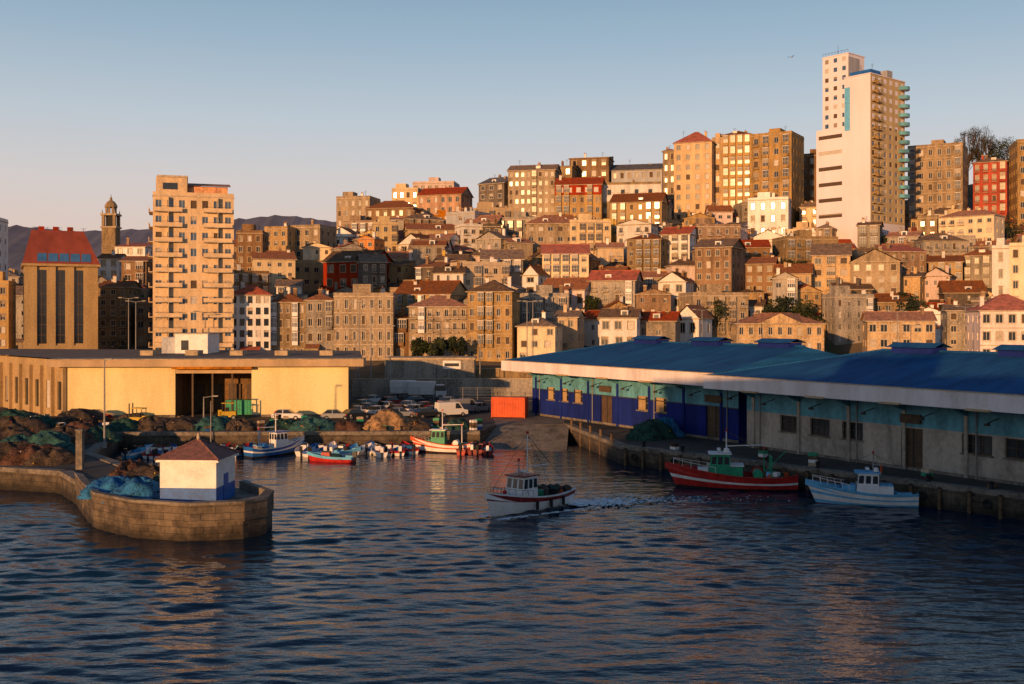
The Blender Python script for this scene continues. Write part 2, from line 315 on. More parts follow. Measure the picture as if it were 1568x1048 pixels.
def house(name,L,W,D,yaw,ze,zfloor=None,nf=None,nb=None,wall='ochre',rk='hip',rh=None,rmat='tile',ww=.42,wh=.5,balc=0,trim='trim',gall=0,course=None,side=True,gl='glass',extra=None,fr='frame'):
    th=math.radians(yaw); u=(math.cos(th),-math.sin(th)); v=(math.sin(th),math.cos(th))
    cs=[(L[0]+u[0]*a+v[0]*b,L[1]+u[1]*a+v[1]*b) for a,b in ((0,0),(W,0),(W,D),(0,D))]
    g=[tz(*c) for c in cs]; gf=min(g[0],g[1]); zb=min(g)-2
    if zfloor is None: zfloor=gf
    ht=ze-zfloor
    if nf is None: nf=max(1,round(ht/3.1))
    else: nf=max(nf,round(ht/3.9))
    if nb is None: nb=max(1,round(W/2.7))
    wk='wall_'+wall; mb=MB(); nbs=max(1,round(D/4))
    for (ox,oy,ux,uy,ww_,n_) in ((0,0,1,0,W,nb),(W,0,0,1,D,nbs),(W,D,-1,0,W,nb),(0,D,0,-1,D,nbs)):
        mb.poly([(ox,oy,zb),(ox+ux*ww_,oy+uy*ww_,zb),(ox+ux*ww_,oy+uy*ww_,zfloor),(ox,oy,zfloor)],wk)
    facade(mb,0,0,1,0,W,zfloor,ze,nf,nb,wk,ww,wh,balc=balc,trim=trim,gall=gall,course=course,gl=gl,fr=fr)
    facade(mb,W,0,0,1,D,zfloor,ze,nf,nbs if side else 0,wk,.28,wh*.9,trim=None,gl=gl,fr=fr)
    facade(mb,W,D,-1,0,W,zfloor,ze,1,0,wk)
    facade(mb,0,D,0,-1,D,zfloor,ze,nf,nbs if side else 0,wk,.28,wh*.9,trim=None,gl=gl,fr=fr)
    if rh is None: rh=min(W,D)*R.uniform(.2,.3)
    roof(mb,W,D,ze,rk,rh,rmat,wk)
    zt=ze+(.9 if rk=='flat' else rh*.6)
    for i in range(R.choice((1,1,2,3))): chimney(mb,R.uniform(.5,W-1.3),R.uniform(D*.3,D*.75),zt,R.uniform(.8,2.0),R.choice((wk,'wall_white','wall_brown')))
    if R.random()<.7: antenna(mb,R.uniform(1,W-1),D*.5,zt,R.uniform(1.5,3.2))
    if rk=='flat' and R.random()<.6:
        a=R.uniform(.5,W*.4); mb.box(a,D*.3,ze+.25,a+min(4,W*.45),D*.7,ze+3,wk,'flatroof')
    if rk in('hip','gable') and R.random()<.4 and W>7:
        a=W*R.uniform(.3,.6); mb.box(a,D*.12,ze+.1,a+1.6,D*.45,ze+1.7,'wall_white','tile'); mb.box(a+.3,D*.12-.03,ze+.5,a+1.3,D*.12-.01,ze+1.4,'glass')
    if R.random()<.4 and W>5:
        a=R.uniform(0,W*.5); w2=W*.45; h2=zfloor+2.7; mb.box(a,-2.2,zb,a+w2,-.003,h2,R.choice((wk,'wall_white','wall_stone')),'flatroof')
        mb.poly([(a-.2,-2.5,h2+.03),(a+w2+.2,-2.5,h2+.03),(a+w2+.2,-.01,h2+.9),(a-.2,-.01,h2+.9)],rmat); mb.box(a+.5,-2.24,zfloor+.9,a+1.4,-2.203,zfloor+2,'glass')
    if extra: extra(mb,W,D,ze,wk)
    cx=sum(c[0] for c in cs)/4; cy=sum(c[1] for c in cs)/4; FOOT.append((cx,cy,math.hypot(W,D)/2))
    return mb.obj(name,(L[0],L[1],0),-th)
def bld(name,pa,pb,py,d,D=11,yaw=0,**k):
    th=math.radians(yaw); Lx,Ly=survey(pa,d),d; k1=(pb-784)/F
    W=(k1*Ly-Lx)/(math.cos(th)+k1*math.sin(th))
    return house(name,(Lx,Ly),W,D,yaw,hgt(py,d),**k)
A='apartment_building'; T='town_house'; W_='row_house'
# ---- waterfront row
bld(A,-70,-12,335,262,12,-8,wall='white',rk='flat')
bld(A,-40,13,436,236,8,-14,wall='beige',rk='flat')
bld(A,352,414,452,236,13,-8,wall='white',rk='hip',rmat='tile_red',nb=5,nf=6,ww=.6,wh=.62,trim=None,fr=None)
bld(A,414,468,463,240,12,-5,wall='stone',rk='hip',gall=.7,nf=4,nb=5)
bld(A,468,511,460,240,12,-5,wall='grey',rk='hip',nf=4,nb=3,gall=.4)
bld(A,511,602,455,238,14,-2,wall='stone',rk='flat',nf=4,nb=7,trim='trim',course='trim',wh=.55,ww=.36)
bld(T,602,626,488,241,10,0,wall='brown',rk='gable',gall=.5)
bld(A,626,716,470,240,12,0,wall='stone',rk='hip',nf=4,nb=7,balc=.9,gall=.25)
bld(A,716,784,447,238,13,8,wall='ochre',rk='hip',rmat='tile_old',nf=5,nb=5,gall=.7,course='trim')
bld(T,792,850,500,238,10,12,wall='cream',rk='hip',rmat='tile_old')
bld(T,850,884,486,250,9,14,wall='tan',rk='gable',rmat='tile_old')
bld(W_,918,975,487,236,9,14,wall='white',rk='gable',rmat='tile_old',nf=2,nb=3,ww=.5)
bld(W_,978,1034,492,240,9,16,wall='grey',rk='gable',rmat='tile_red',nf=2)
bld(W_,1034,1070,488,252,9,30,wall='white',rk='gablef',rh=3,rmat='tile',nf=2,nb=2)
def pediment(mb,W,D,ze,wk):
    mb.poly([(W*.25,-.5,ze+.1),(W*.75,-.5,ze+.1),(W*.5,-.5,ze+2.2)],wk); mb.poly([(W*.75,-.52,ze+.1),(W*.78,D*.5,ze+2.2),(W*.5,-.52,ze+2.35)],'tile'); mb.poly([(W*.5,-.52,ze+2.35),(W*.22,D*.5,ze+2.2),(W*.25,-.52,ze+.1)],'tile')
bld('municipal_hall',1128,1262,496,232,13,6,wall='ochre',rk='hip',rh=2.2,nf=2,nb=9,trim='trim',course='trim',extra=pediment)
bld(W_,1328,1432,492,236,10,12,wall='ochre',rk='gable',rmat='tile',nf=2,nb=6,ww=.6)
bld(W_,1450,1492,476,240,10,14,wall='grey',rk='gable',rmat='tile_old')
bld(T,1501,1600,476,225,12,10,wall='pinkwhite',rk='hip',rmat='tile_red',nf=3,nb=5,ww=.55,rh=3.4,course='trim')
# ---- mid slope
bld(T,495,572,402,300,11,22,wall='red',rk='gable',rmat='tile_old',nf=3,nb=4)
bld(T,570,625,398,318,9,10,wall='cream',rk='gable',nf=3,nb=4)
bld(T,610,648,375,330,9,30,wall='white',rk='gablef',rh=3.2,nf=3,nb=2)
bld(T,646,686,368,334,9,26,wall='white',rk='gable',nf=3,nb=3)
bld(T,666,712,400,300,10,10,wall='yellow',rk='gable',rmat='tile_old',nf=3,nb=3,ww=.3)
bld(A,683,727,330,352,12,30,wall='coolgrey',rk='flat',nf=5,nb=1,ww=.1)
bld(A,712,760,343,345,10,20,wall='stone',rk='gable',nf=4)
bld(T,800,824,422,282,9,28,wall='white',rk='gablef',rh=2.6,nf=4,nb=1)
bld(T,828,895,445,276,10,24,wall='pinkwhite',rk='gable',rmat='tile',nf=2,nb=4,rh=3.2)
bld(T,874,906,398,300,9,20,wall='orange',rk='gablef',rh=2.4,nf=3,nb=2)
bld(T,903,952,420,290,9,26,wall='orange',rk='gable',rmat='tile',nf=3,nb=3)
bld(A,960,1012,368,308,10,24,wall='stone',rk='hip',nf=5,nb=4,gall=.4)
bld(A,1012,1056,360,312,11,24,wall='white',rk='gable',rmat='tile_red',nf=5,nb=3,gall=.6)
bld(A,1064,1120,380,282,13,27,wall='brown',rk='gable',rmat='tile_old',nf=6,nb=4,ww=.4)
bld(T,1008,1050,432,276,9,22,wall='white',rk='gablef',rh=2.5,nf=2,nb=2)
bld(A,1140,1186,405,290,10,18,wall='brown',rk='gable',nf=4,nb=3)
bld(A,1186,1242,420,282,10,18,wall='tan',rk='gable',nf=3,nb=5)
bld(A,1243,1302,392,284,12,18,wall='ochre',rk='gable',rh=3.4,rmat='tile_old',nf=5,nb=3,ww=.5,gall=.4)
bld(A,1302,1378,402,280,12,22,wall='stone',rk='gablef',rh=3.4,rmat='tile_old',nf=5,nb=4)
bld(A,1422,1474,402,292,11,22,wall='tan',rk='gable',nf=4,nb=4,gall=.5)
bld(A,1474,1532,392,296,11,24,wall='grey',rk='hip',nf=4,nb=4,gall=.5)
bld(A,1519,1546,382,270,12,28,wall='white',rk='flat',nf=5,nb=1,ww=.2)
bld(A,1546,1620,378,268,12,20,wall='cream',rk='flat',nf=6,nb=4)
bld(T,1145,1207,368,330,9,22,wall='white',rk='gablef',rh=3,nf=2,nb=3)
bld(T,1207,1262,378,325,9,20,wall='white',rk='gable',nf=2,nb=4)
# ---- skyline
bld(A,515,566,305,395,12,12,wall='stone',rk='flat',nf=5,nb=5)
bld(A,560,632,320,385,11,12,wall='brown',rk='hip',nf=4,nb=6)
bld(A,600,640,292,405,11,10,wall='cream',rk='flat',nf=5,nb=4)
bld(A,632,695,282,425,12,8,wall='pinkwhite',rk='flat',nf=5,nb=6,balc=.5)
bld(A,640,706,300,400,12,18,wall='pink',rk='gable',rmat='tile_red',nf=4,nb=6)
bld(A,733,772,283,384,16,30,wall='dark',rk='gable',rmat='slate',nf=6,nb=3)
bld(A,778,850,262,375,12,12,wall='stone',rk='gable',rmat='tile_old',rh=2.5,nf=7,nb=8,ww=.5,gall=.35)
def redtop(mb,W,D,ze,wk):
    mb.box(-.05,-.12,ze-3.4,W+.05,-.05,ze,'wall_red')
    for i in range(5): mb.box(W*(.08+.19*i),-.17,ze-2.6,W*(.08+.19*i)+1.5,-.13,ze-.9,'frame'); 
bld(A,850,921,284,366,12,10,wall='ochre',rk='gable',rmat='tile_red',rh=3,nf=5,nb=6,gall=.4,extra=redtop)
def whitetop(mb,W,D,ze,wk):
    mb.box(-.05,-.12,ze-5.6,W+.05,-.05,ze,'wall_white')
    for i in range(4): mb.box(W*(.1+.23*i),-.17,ze-3.4,W*(.1+.23*i)+1.3,-.13,ze-1.6,'glass')
bld(A,921,1012,284,368,12,8,wall='stone',rk='flat',nf=5,nb=8,extra=whitetop)
bld(A,872,932,243,405,12,14,wall='brown',rk='mono',rmat='tile_old',rh=2,nf=5,nb=4)
bld(A,836,876,256,398,12,14,wall='stone',rk='mono',rmat='tile_old',rh=2,nf=5,nb=3)
bld(A,936,1014,262,404,14,14,wall='coolgrey',rk='gable',rmat='slate',rh=3,nf=4,nb=7)
bld(A,1032,1090,220,378,13,21,wall='beige',rk='hip',rmat='tile_red',rh=4.5,nf=9,nb=4,ww=.4)
bld(A,1090,1106,215,378,13,21,wall='ochre',rk='flat',nf=8,nb=1,trim=None)
bld(A,1106,1150,208,376,13,21,wall='beige',rk='hip',rh=2,nf=8,nb=4,gall=.8)
bld(A,1150,1212,210,372,15,31,wall='ochre',rk='flat',nf=7,nb=4,gall=.4,balc=.4)
bld(A,1145,1207,308,350,10,20,wall='white',rk='flat',nf=4,nb=4,ww=.35)
bld(A,1015,1034,232,390,11,16,wall='stone',rk='hip',nf=6,nb=2)
bld(A,1390,1474,228,372,15,29,wall='stone',rk='flat',nf=8,nb=6,gall=.45,course='trim')
bld(A,1490,1542,250,376,12,28,wall='red',rk='hip',rmat='tile_old',nf=5,nb=4,balc=.8,gall=.3)
bld(A,1558,1640,218,360,14,14,wall='ochre',rk='flat',nf=8,nb=5,balc=.7)
bld(A,1225,1262,240,395,12,20,wall='brown',rk='flat',nf=5,nb=3)
bld(T,405,440,352,330,12,14,wall='ochre',rk='flat'); bld(T,437,490,350,335,11,18,wall='stone',rk='flat'); bld(A,362,402,358,300,11,-4,wall='brown',rk='flat')
bld(T,150,182,396,300,11,-6,wall='white',rk='gable'); bld(A,150,196,440,262,12,-4,wall='stone',rk='gable',nf=6,balc=.4); bld(A,186,224,400,282,12,-4,wall='brown',rk='gable',gall=.4)
bld(T,176,222,378,330,11,2,wall='white',rk='mono',rmat='tile_red')
# ---- apartment tower (left)
def tower_top(mb,W,D,ze,wk):
    mb.box(.6,1,ze+.2,W*.42,D-1,ze+4.2,wk,'flatroof'); mb.box(W*.05,.8,ze+4.2,W*.43,D-.8,ze+4.6,'trim')
    mb.box(W*.12,.93,ze+1.6,W*.3,.99,ze+3,'glass')
    mb.box(W*.42,2.5,ze+.2,W*.93,D-2,ze+2.6,'wall_orange','tile'); mb.poly([(W*.4,2,ze+2.6),(W*.97,2,ze+2.6),(W*.97,D*.6,ze+4),(W*.4,D*.6,ze+4)],'tile')
    fh=(ze-7)/11
    for f in range(1,11):
        z=7+f*fh
        for a,b in ((.02,.36),(.62,.98)):
            mb.box(W*a,-1.1,z-.12,W*b,-.003,z+.06,'trim'); mb.box(W*a,-1.1,z+.06,W*b,-1.0,z+.8,wk); mb.box(W*a,-1.08,z+1.0,W*b,-1.03,z+1.06,'rail')
            mb.box(W*(a+b)/2-.08,-1.0,z+.06,W*(a+b)/2+.08,-.003,z+fh-.13,'trim')
        mb.box(-.9,1,z-.12,-.003,D*.6,z+.06,'trim'); mb.box(-.9,1,z+.06,-.8,D*.6,z+.95,wk)
bld(A,234,358,300,228,15,-17,wall='beige',rk='flat',nf=11,nb=7,ww=.52,wh=.5,trim=None,extra=tower_top,gl='glass_b')
# ---- red-roofed modern hall (far left)
def modern():
    th=math.radians(-25); d=228; Lx=survey(37,d); k1=(150-784)/F
    W=(k1*d-Lx)/(math.cos(th)+k1*math.sin(th)); D=16; ze=hgt(407,d); zt=hgt(352,d+6)
    mb=MB(); k='wall_tan'
    mb.box(0,0,4,W,D,10.5,k)
    zz=10.5
    piers=[0,.17,.30,.42,.55,.67,.80,1.0]
    for i in range(0,len(piers)-1,2): mb.box(W*piers[i],0,zz,W*piers[i+1],.9,ze,k)
    mb.box(.01,.9,zz,W-.01,D,ze,k)
    for i in range(1,len(piers)-1,2):
        a,b=W*piers[i],W*piers[i+1]; mb.box(a,.45,zz+.4,b,.6,ze-.8,'glass'); mb.box(a,.4,ze-.8,b,.89,ze,k); mb.box(a,.3,zz,b,.89,zz+.4,k)
        for j in range(1,7): mb.box(a,.36,zz+j*2.2,b,.449,zz+j*2.2+.12,'shutter')
        mb.box((a+b)/2-.06,.35,zz+.4,(a+b)/2+.06,.44,ze-.8,'shutter')
    for i in range(6): mb.box(W*(.06+.16*i),-.05,6.3,W*(.06+.16*i)+1.4,-.003,9,'glass')
    mb.box(-.5,-.6,ze,W+.5,D+.5,ze+.5,k)
    z=ze+.5; A_=[(-.4,-.5,z),(W+.4,-.5,z),(W+.4,D+.4,z),(-.4,D+.4,z)]; r0=(1.5,6,zt); r1=(W-2.5,6,zt); K='hallroof'
    mb.poly([A_[0],A_[1],r1,r0],K); mb.poly([A_[1],A_[2],(W-2.5,D-3,zt),r1],K); mb.poly([A_[2],A_[3],(1.5,D-3,zt),(W-2.5,D-3,zt)],K); mb.poly([A_[3],A_[0],r0,(1.5,D-3,zt)],K)
    mb.poly([r0,r1,(W-2.5,D-3,zt),(1.5,D-3,zt)],K)
    s=lambda t,x,o=.06:(x,-.5+6.5*t-o*.5,z+(zt-z)*t+o)
    for i in range(5):
        a=W*(.17+.15*i); mb.poly([s(.06,a),s(.06,a+W*.135),s(.3,a+W*.13),s(.3,a+W*.01)],'skylight')
    for i in range(5): antenna(mb,W*.15+i*W*.17,7,zt,.8)
    for i in range(3): mb.box(W*(.2+.2*i),7,zt-.5,W*(.2+.2*i)+1.2,8,zt+.9,'wall_red')
    for j in range(5): mb.box(-.06,2+j*2.6,zz+1,-.003,3.1+j*2.6,ze-1.5,'glass')
    mb.obj('exhibition_hall',(Lx,d,0),-th)
    FOOT.append((Lx+8,d+8,13))
modern()
# ---- skyscraper
def skyscraper():
    th=math.radians(50); Lx,Ly=survey(1250,345),345; W,D=19.3,19.8; k='towerwhite'; mb=MB()
    zg=38; zB=76; zC=91.5; zA=100.0
    ax=10.2
    facade(mb,0,0,1,0,ax,zg+8,zB,6,1,k,.84,.24,gl='shutter',fr=None,sill=.45)
    mb.box(0,.01,zg-6,W,D-.01,zg+8,k)
    mb.poly([(ax,0,zg+8),(W,0,zg+8),(W,0,zC),(ax,0,zC)],k)
    mb.box(ax+.1,-.05,zB-1,ax+2.0,-.003,zC-3,'lightblue')
    facade(mb,W,0,0,1,D,zg+8,zC,16,6,'wall_cream',.46,.5,gl='glass_b',fr='frame',trim=None,balc=.35)
    mb.poly([(W,D,zg+8),(0,D,zg+8),(0,D,zB),(W,D,zB)],k); mb.poly([(0,D,zg+8),(0,0,zg+8),(0,0,zB),(0,D,zB)],k)
    mb.box(-.05,-.05,zB,ax,D,zB+.4,k,'flatroof')
    mb.box(ax,.01,zB,W-.01,D,zC-.01,k,'flatroof'); mb.box(ax-.2,-.2,zC,W+.2,D+.2,zC+.3,k,'flatroof')
    mb.box(ax+1,1.5,zC+.3,W-.8,7,zC+1.8,'bluepaint'); mb.box(W-3,9,zC+.3,W+.3,12,zC+2.3,'wall_coolgrey')
    x0,y0=.3,3.0
    facade(mb,x0,y0,1,0,9.4,zB+.4,zA,8,3,k,.42,.46,gl='glass_b',trim=None,fr='bluepaint')
    mb.box(x0,y0+.25,zB+.4,x0+9.4,y0+9,zA-.01,k,'flatroof'); mb.box(x0-.15,y0-.15,zA,x0+9.6,y0+9.2,zA+.3,k)
    mb.box(x0+9.41,y0-.1,zB+.4,x0+9.55,y0+6,zA-1,'wall_coolgrey')
    for i in range(9): mb.box(x0+i*1.15,y0,zA+.3,x0+i*1.15+.05,y0+.05,zA+1.3,'rail')
    mb.box(x0,y0,zA+1.25,x0+9.4,y0+.05,zA+1.32,'rail')
    fh=(zC-zg-8)/16
    for f in range(3,16):
        z=zg+8+f*fh
        for (c,r) in ((D*.93,2.2),(D*.15,1.1)):
            n=10; pts=[(W+r*math.sin(math.pi*i/n),c-r*math.cos(math.pi*i/n)) for i in range(n+1)]
            mb.poly([(p[0],p[1],z+.15) for p in pts],k); mb.poly([(p[0],p[1],z) for p in pts][::-1],k)
            for i in range(n):
                p,q=pts[i],pts[i+1]; mb.poly([(p[0],p[1],z-.003),(q[0],q[1],z-.003),(q[0],q[1],z+1.1),(p[0],p[1],z+1.1)],'shedteal' if c>10 else 'wall_ochre')
    for i in range(4): antenna(mb,3+i*4,8,zC+2,3)
    mb.cyl((4,6,zA),(4,6,zA+4),.08,.05,'rail',5)
    mb.obj('residential_skyscraper',(Lx,Ly,0),-th); FOOT.append((115,345,18))
skyscraper()
# ---- church bell tower
def bell_tower():
    d=395; x=survey(170,d); zt=hgt(300,d); mb=MB(); k='wall_stone'
    w=2.5
    mb.box(-w,-w,0,w,w,zt-12,k); mb.box(-w-.4,-w-.4,zt-12,w+.4,w+.4,zt-11.4,'trim')
    for sx in(-1,1):
        for sy in(-1,1): mb.box(w-1.0 if sx>0 else -w,(w-1.0) if sy>0 else -w,zt-11.4,w if sx>0 else -w+1.0,w if sy>0 else -w+1.0,zt-7.4,k)
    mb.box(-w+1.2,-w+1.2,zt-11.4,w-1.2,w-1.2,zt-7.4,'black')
    mb.box(-w-.4,-w-.4,zt-7.4,w+.4,w+.4,zt-6.7,'trim')
    for a in range(8):
        t=a*math.pi/4; mb.box(1.7*math.cos(t)-.3,1.7*math.sin(t)-.3,zt-6.7,1.7*math.cos(t)+.3,1.7*math.sin(t)+.3,zt-4.4,k)
    mb.lathe(0,0,[(2.2,zt-4.4),(2.3,zt-4.0),(2.0,zt-3.2),(1.4,zt-2.3),(.5,zt-1.7),(.45,zt-.9),(.15,zt-.5),(.05,zt+.6)],k,12)
    for sx in(-1,1):
        for sy in(-1,1): mb.cyl((sx*2.3,sy*2.3,zt-6.7),(sx*2.3,sy*2.3,zt-5.2),.25,.05,k,6)
    mb.obj('church_bell_tower',(x,d,0)); FOOT.append((x,d,5))
bell_tower()
# ---- infill houses on slope
sk=[(-60,360),(0,360),(225,360),(360,360),(500,345),(520,325),(600,318),(700,315),(740,300),(850,290),(1010,290),(1220,300),(1400,300),(1480,330),(1620,320)]
cols=['ochre']*5+['stone']*7+['grey']*5+['white']*5+['cream']*4+['brown']*5+['pink']*1+['yellow']*1+['tan']*4+['orange']*2+['beige']*2+['pinkwhite']*2+['dark']
y=262
cnt=0
while y<424:
    x=-.53*y-8+R.uniform(0,6)
    while x<.53*y+8:
        big=R.random()<.16
        w=R.uniform(11,17) if big else R.uniform(4.8,11); D=R.uniform(9,12) if big else R.uniform(6.5,9.5); yy=y+R.uniform(-3.5,3.5)
        brg=math.degrees(math.atan2(x,yy)); yaw=brg*.7+R.uniform(-24,32)
        px=x/yy*F+784
        cx,cy=x+w/2,yy+D/2
        if any(math.hypot(cx-a,cy-b)<(r*.68+w*.42) for a,b,r in FOOT[:]):
            x+=2.0; continue
        g=tz(x,yy); h=R.choice((10.5,12.5,14)) if big else R.choice((3.6,4.6,5.5,6.2,7.2,8.5,9.5,11.5,12.5))
        lim=hgt(float(np.interp(px,[s[0] for s in sk],[s[1] for s in sk]))+8,yy)-2.2
        ze=min(g+h,lim)
        if ze-g<3: x+=w; continue
        rk=R.choice(('hip','gable','flat','flat')) if big else R.choice(('hip','gable','gable','gablef','gable','mono','gablef','flat'))
        c=R.choice(('stone','grey','brown','ochre','tan','cream')) if big else R.choice(cols)
        house(A if big else R.choice((T,W_)),(x,yy),w,D,yaw,ze,wall=c,rk=rk,rmat=R.choice(('tile','tile','tile_old','tile_old','tile_old','tile_red')),gall=R.choice((0,0,.5,.8)) if big else R.choice((0,0,0,.4)),balc=R.choice((0,.5,.9)) if big else R.choice((0,0,.5)),trim=R.choice((None,None,'trim')),ww=R.uniform(.26,.5),wh=R.uniform(.36,.55),rh=None if big else min(w,D)*R.uniform(.15,.38))
        cnt+=1
        x+=w*R.uniform(.85,1.0)+R.choice((0,0,.6,2.0,4.0))
    y+=10.4
print('infill',cnt)
# ------------------------------------------------------------------ vegetation
def leaves(mb,cx,cy,cz,rx,rz,n,s,k):
    for i in range(n):
        while 1:
            a,b,c=R.uniform(-1,1),R.uniform(-1,1),R.uniform(-1,1)
            if a*a+b*b+c*c<1: break
        p=Vector((cx+a*rx,cy+b*rx,cz+c*rz)); u=Vector((R.uniform(-1,1),R.uniform(-1,1),R.uniform(-1,1))).normalized(); v=u.orthogonal().normalized()
        q=s*R.uniform(.6,1.3)
        mb.poly([tuple(p-u*q),tuple(p+v*q*.6),tuple(p+u*q),tuple(p-v*q*.6)],k)
def tree(px,d,h,r,name='broadleaf_tree',bare=False):
    x=survey(px,d); z=tz(x,d); mb=MB()
    mb.cyl((0,0,-1),(.2,0,h*.45),.35,.2,'bark',7)
    for i in range(14 if not bare else 34):
        t=R.uniform(0,6.28); rr=r*R.uniform(.3,.95); zz=h*R.uniform(.5,1.0)
        rr*=math.sqrt(max(.05,1-((zz/h-.65)/.4)**2))
        e=(rr*math.cos(t),rr*math.sin(t),zz)
        mb.cyl((.1,0,h*R.uniform(.25,.45)),e,.12,.04,'bark',5)
        if bare:
            for j in range(9): mb.cyl(tuple(c*.75+(.3 if k==2 else 0) for k,c in enumerate(e)),(e[0]+R.uniform(-1.4,1.4),e[1]+R.uniform(-1,1),e[2]+R.uniform(0,1.8)),.05,.02,'bark',3)
            leaves(mb,*e,1.4,1.0,34,.24,'leafd')
        else: leaves(mb,*e,r*.38,h*.13,75,.36,R.choice(('leaf','leafd')))
    mb.obj(name,(x,d,z))
for a in ((1376,270,9,4.2),(1205,268,9,5.5),(1100,262,10,4.5),(1215,300,8,4),(1535,320,8,5),(1410,335,8,4),(640,345,7,3),(905,272,7,3),(1495,275,7,3.5),(1350,330,8,4),(590,330,6,3),(445,300,7,3),
 (1520,350,10,6),(1545,345,10,5),(1470,345,9,5),(1500,338,9,5),(1555,335,9,5),(1185,262,9,4.5),(1230,264,8,4.5),(1390,266,9,4.5)): tree(*a)
tree(1482,430,21,7.5,bare=True); tree(1500,434,22,7,bare=True); tree(1512,428,18,6,bare=True); tree(1545,420,17,7); tree(1528,424,14,6); tree(1466,436,14,5.5); tree(1560,418,15,6)
tree(642,232,6,2.5); tree(668,232,6,2.5); tree(700,233,6,2.5)
mb=MB()
for i in range(700):
    yy=R.uniform(258,430); x=R.uniform(-.5,.5)*yy; s=R.uniform(.8,2.4); leaves(mb,x,yy,tz(x,yy)+s*.7,s,s*.9,34,.32,R.choice(('leaf','leafd')))
mb.obj('hillside_shrubs')
# ------------------------------------------------------------------ quay
Q=[(-400,128),(-48,101.5),(-41.5,99),(-37.5,93),(-34.5,88),(-30,89.5),(-31,95),(-38,105),(-44,113),(-48.5,133),(-4,134.5),(-2,144),(7,145),(12,119.6),(41,85.5),(60,62),(85,33),(110,20),(700,20),(700,216.5),(-700,216.5)]
def quay():
    mb=MB(); z=2.0
    mb.poly([(a,b,z) for a,b in Q],'asphalt')
    for i in range(len(Q)-3):
        a,b=Q[i],Q[i+1]; mb.poly([(a[0],a[1],-3),(b[0],b[1],-3),(b[0],b[1],z),(a[0],a[1],z)],'quaystone')
        if i in(10,11): continue
        d=Vector((b[0]-a[0],b[1]-a[1])).normalized(); n=Vector((-d.y,d.x))*1.0
        mb.poly([(a[0]-n.x*.06,a[1]-n.y*.06,1.7),(b[0]-n.x*.06,b[1]-n.y*.06,1.7),(b[0]-n.x*.06,b[1]-n.y*.06,2.12),(a[0]-n.x*.06,a[1]-n.y*.06,2.12)],'concrete')
        mb.poly([(a[0]-n.x*.06,a[1]-n.y*.06,2.12),(b[0]-n.x*.06,b[1]-n.y*.06,2.12),(b[0]+n.x,b[1]+n.y,2.12),(a[0]+n.x,a[1]+n.y,2.12)],'concrete')
        mb.poly([(a[0]+n.x,a[1]+n.y,2.12),(b[0]+n.x,b[1]+n.y,2.12),(b[0]+n.x,b[1]+n.y,2),(a[0]+n.x,a[1]+n.y,2)],'concrete')
    mb.obj('harbour_quay')
    m2=MB()
    m2.poly([(-2,144,2.004),(-4.5,132,-.4),(6.5,129,-.4),(7.6,144,2.004)],'concrete'); m2.poly([(6.5,129,-.4),(6.5,129,-3),(7.6,144,-3),(7.6,144,2.004)],'quaystone')
    m2.poly([(-2.2,144,2.01),(7,145,2.01),(8,160,2.01),(-3,160,2.01)],'concrete')
    m2.obj('slipway')
quay()
def pier():
    P=[(-37.6,93),(-34.9,87.8),(-32,82.6),(-28,79.2),(-23.2,77.6),(-19.6,78.6),(-18.4,80.6),(-18.6,83.6),(-22,88.5),(-30,92),(-31,97)]
    mb=MB(); z=2.15; mb.poly([(a,b,z) for a,b in P],'concrete')
    n=len(P); c=Vector((-27,86))
    for i in range(n):
        a,b=Vector(P[i]),Vector(P[(i+1)%n])
        mb.poly([(a.x,a.y,-3),(b.x,b.y,-3),(b.x,b.y,1.35),(a.x,a.y,1.35)],'pierstone')
    off=lambda p,t:(p[0]+(c.x-p[0])*t,p[1]+(c.y-p[1])*t)
    for i in range(0,8):
        a,b=P[i],P[i+1]; ao,bo=off(a,-.015),off(b,-.015); ai,bi=off(a,.07),off(b,.07)
        mb.poly([(*ao,1.35),(*bo,1.35),(*bo,2.62),(*ao,2.62)],'pierstone'); 
        ao2,bo2=off(a,-.02),off(b,-.02)
        mb.poly([(*ao2,2.62),(*bo2,2.62),(*bo2,2.8),(*ao2,2.8)],'concrete'); mb.poly([(*ao2,2.8),(*bo2,2.8),(*bi,2.8),(*ai,2.8)],'concrete')
        mb.poly([(*bi,2.1),(*ai,2.1),(*ai,2.8),(*bi,2.8)],'concrete'); mb.poly([(*ao,1.35),(*bo,1.35),(*b,1.35),(*a,1.35)],'concrete')
    mb.obj('stone_pier_head')
    x,y=-24.1,82.8; m=MB(); w=2.15; zt=2.15
    m.box(-w,-w,zt,w,w,zt+1.25,'bluepaint'); m.box(-w-.004,-w-.004,zt+1.25,w+.004,w+.004,zt+3.2,'whitepaint'); m.box(-w-.25,-w-.25,zt+3.2,w+.25,w+.25,zt+3.38,'whitepaint')
    zz=zt+3.38; q=w+.3
    for p in (((-q,-q),(q,-q)),((q,-q),(q,q)),((q,q),(-q,q)),((-q,q),(-q,-q))): m.poly([(*p[0],zz),(*p[1],zz),(0,0,zz+1.3)],'tile_hut')
    for p in ((-q,-q),(q,-q),(q,q),(-q,q)): m.cyl((*p,zz+.02),(0,0,zz+1.32),.09,.09,'tile_hut',6)
    m.cyl((0,0,zz+1.2),(0,0,zz+1.75),.16,.1,'trim',8); m.cyl((.8,.5,zz+.6),(.8,.5,zz+4.2),.05,.03,'pole',6)
    m.box(w+.005,-.5,zt+.05,w+.04,.5,zt+2.1,'bluepaint'); m.box(-w-.03,-.3,zt+1.9,-w-.006,.4,zt+2.6,'glass')
    m.obj('harbour_light_hut',(x,y,0),math.radians(-4))
pier()
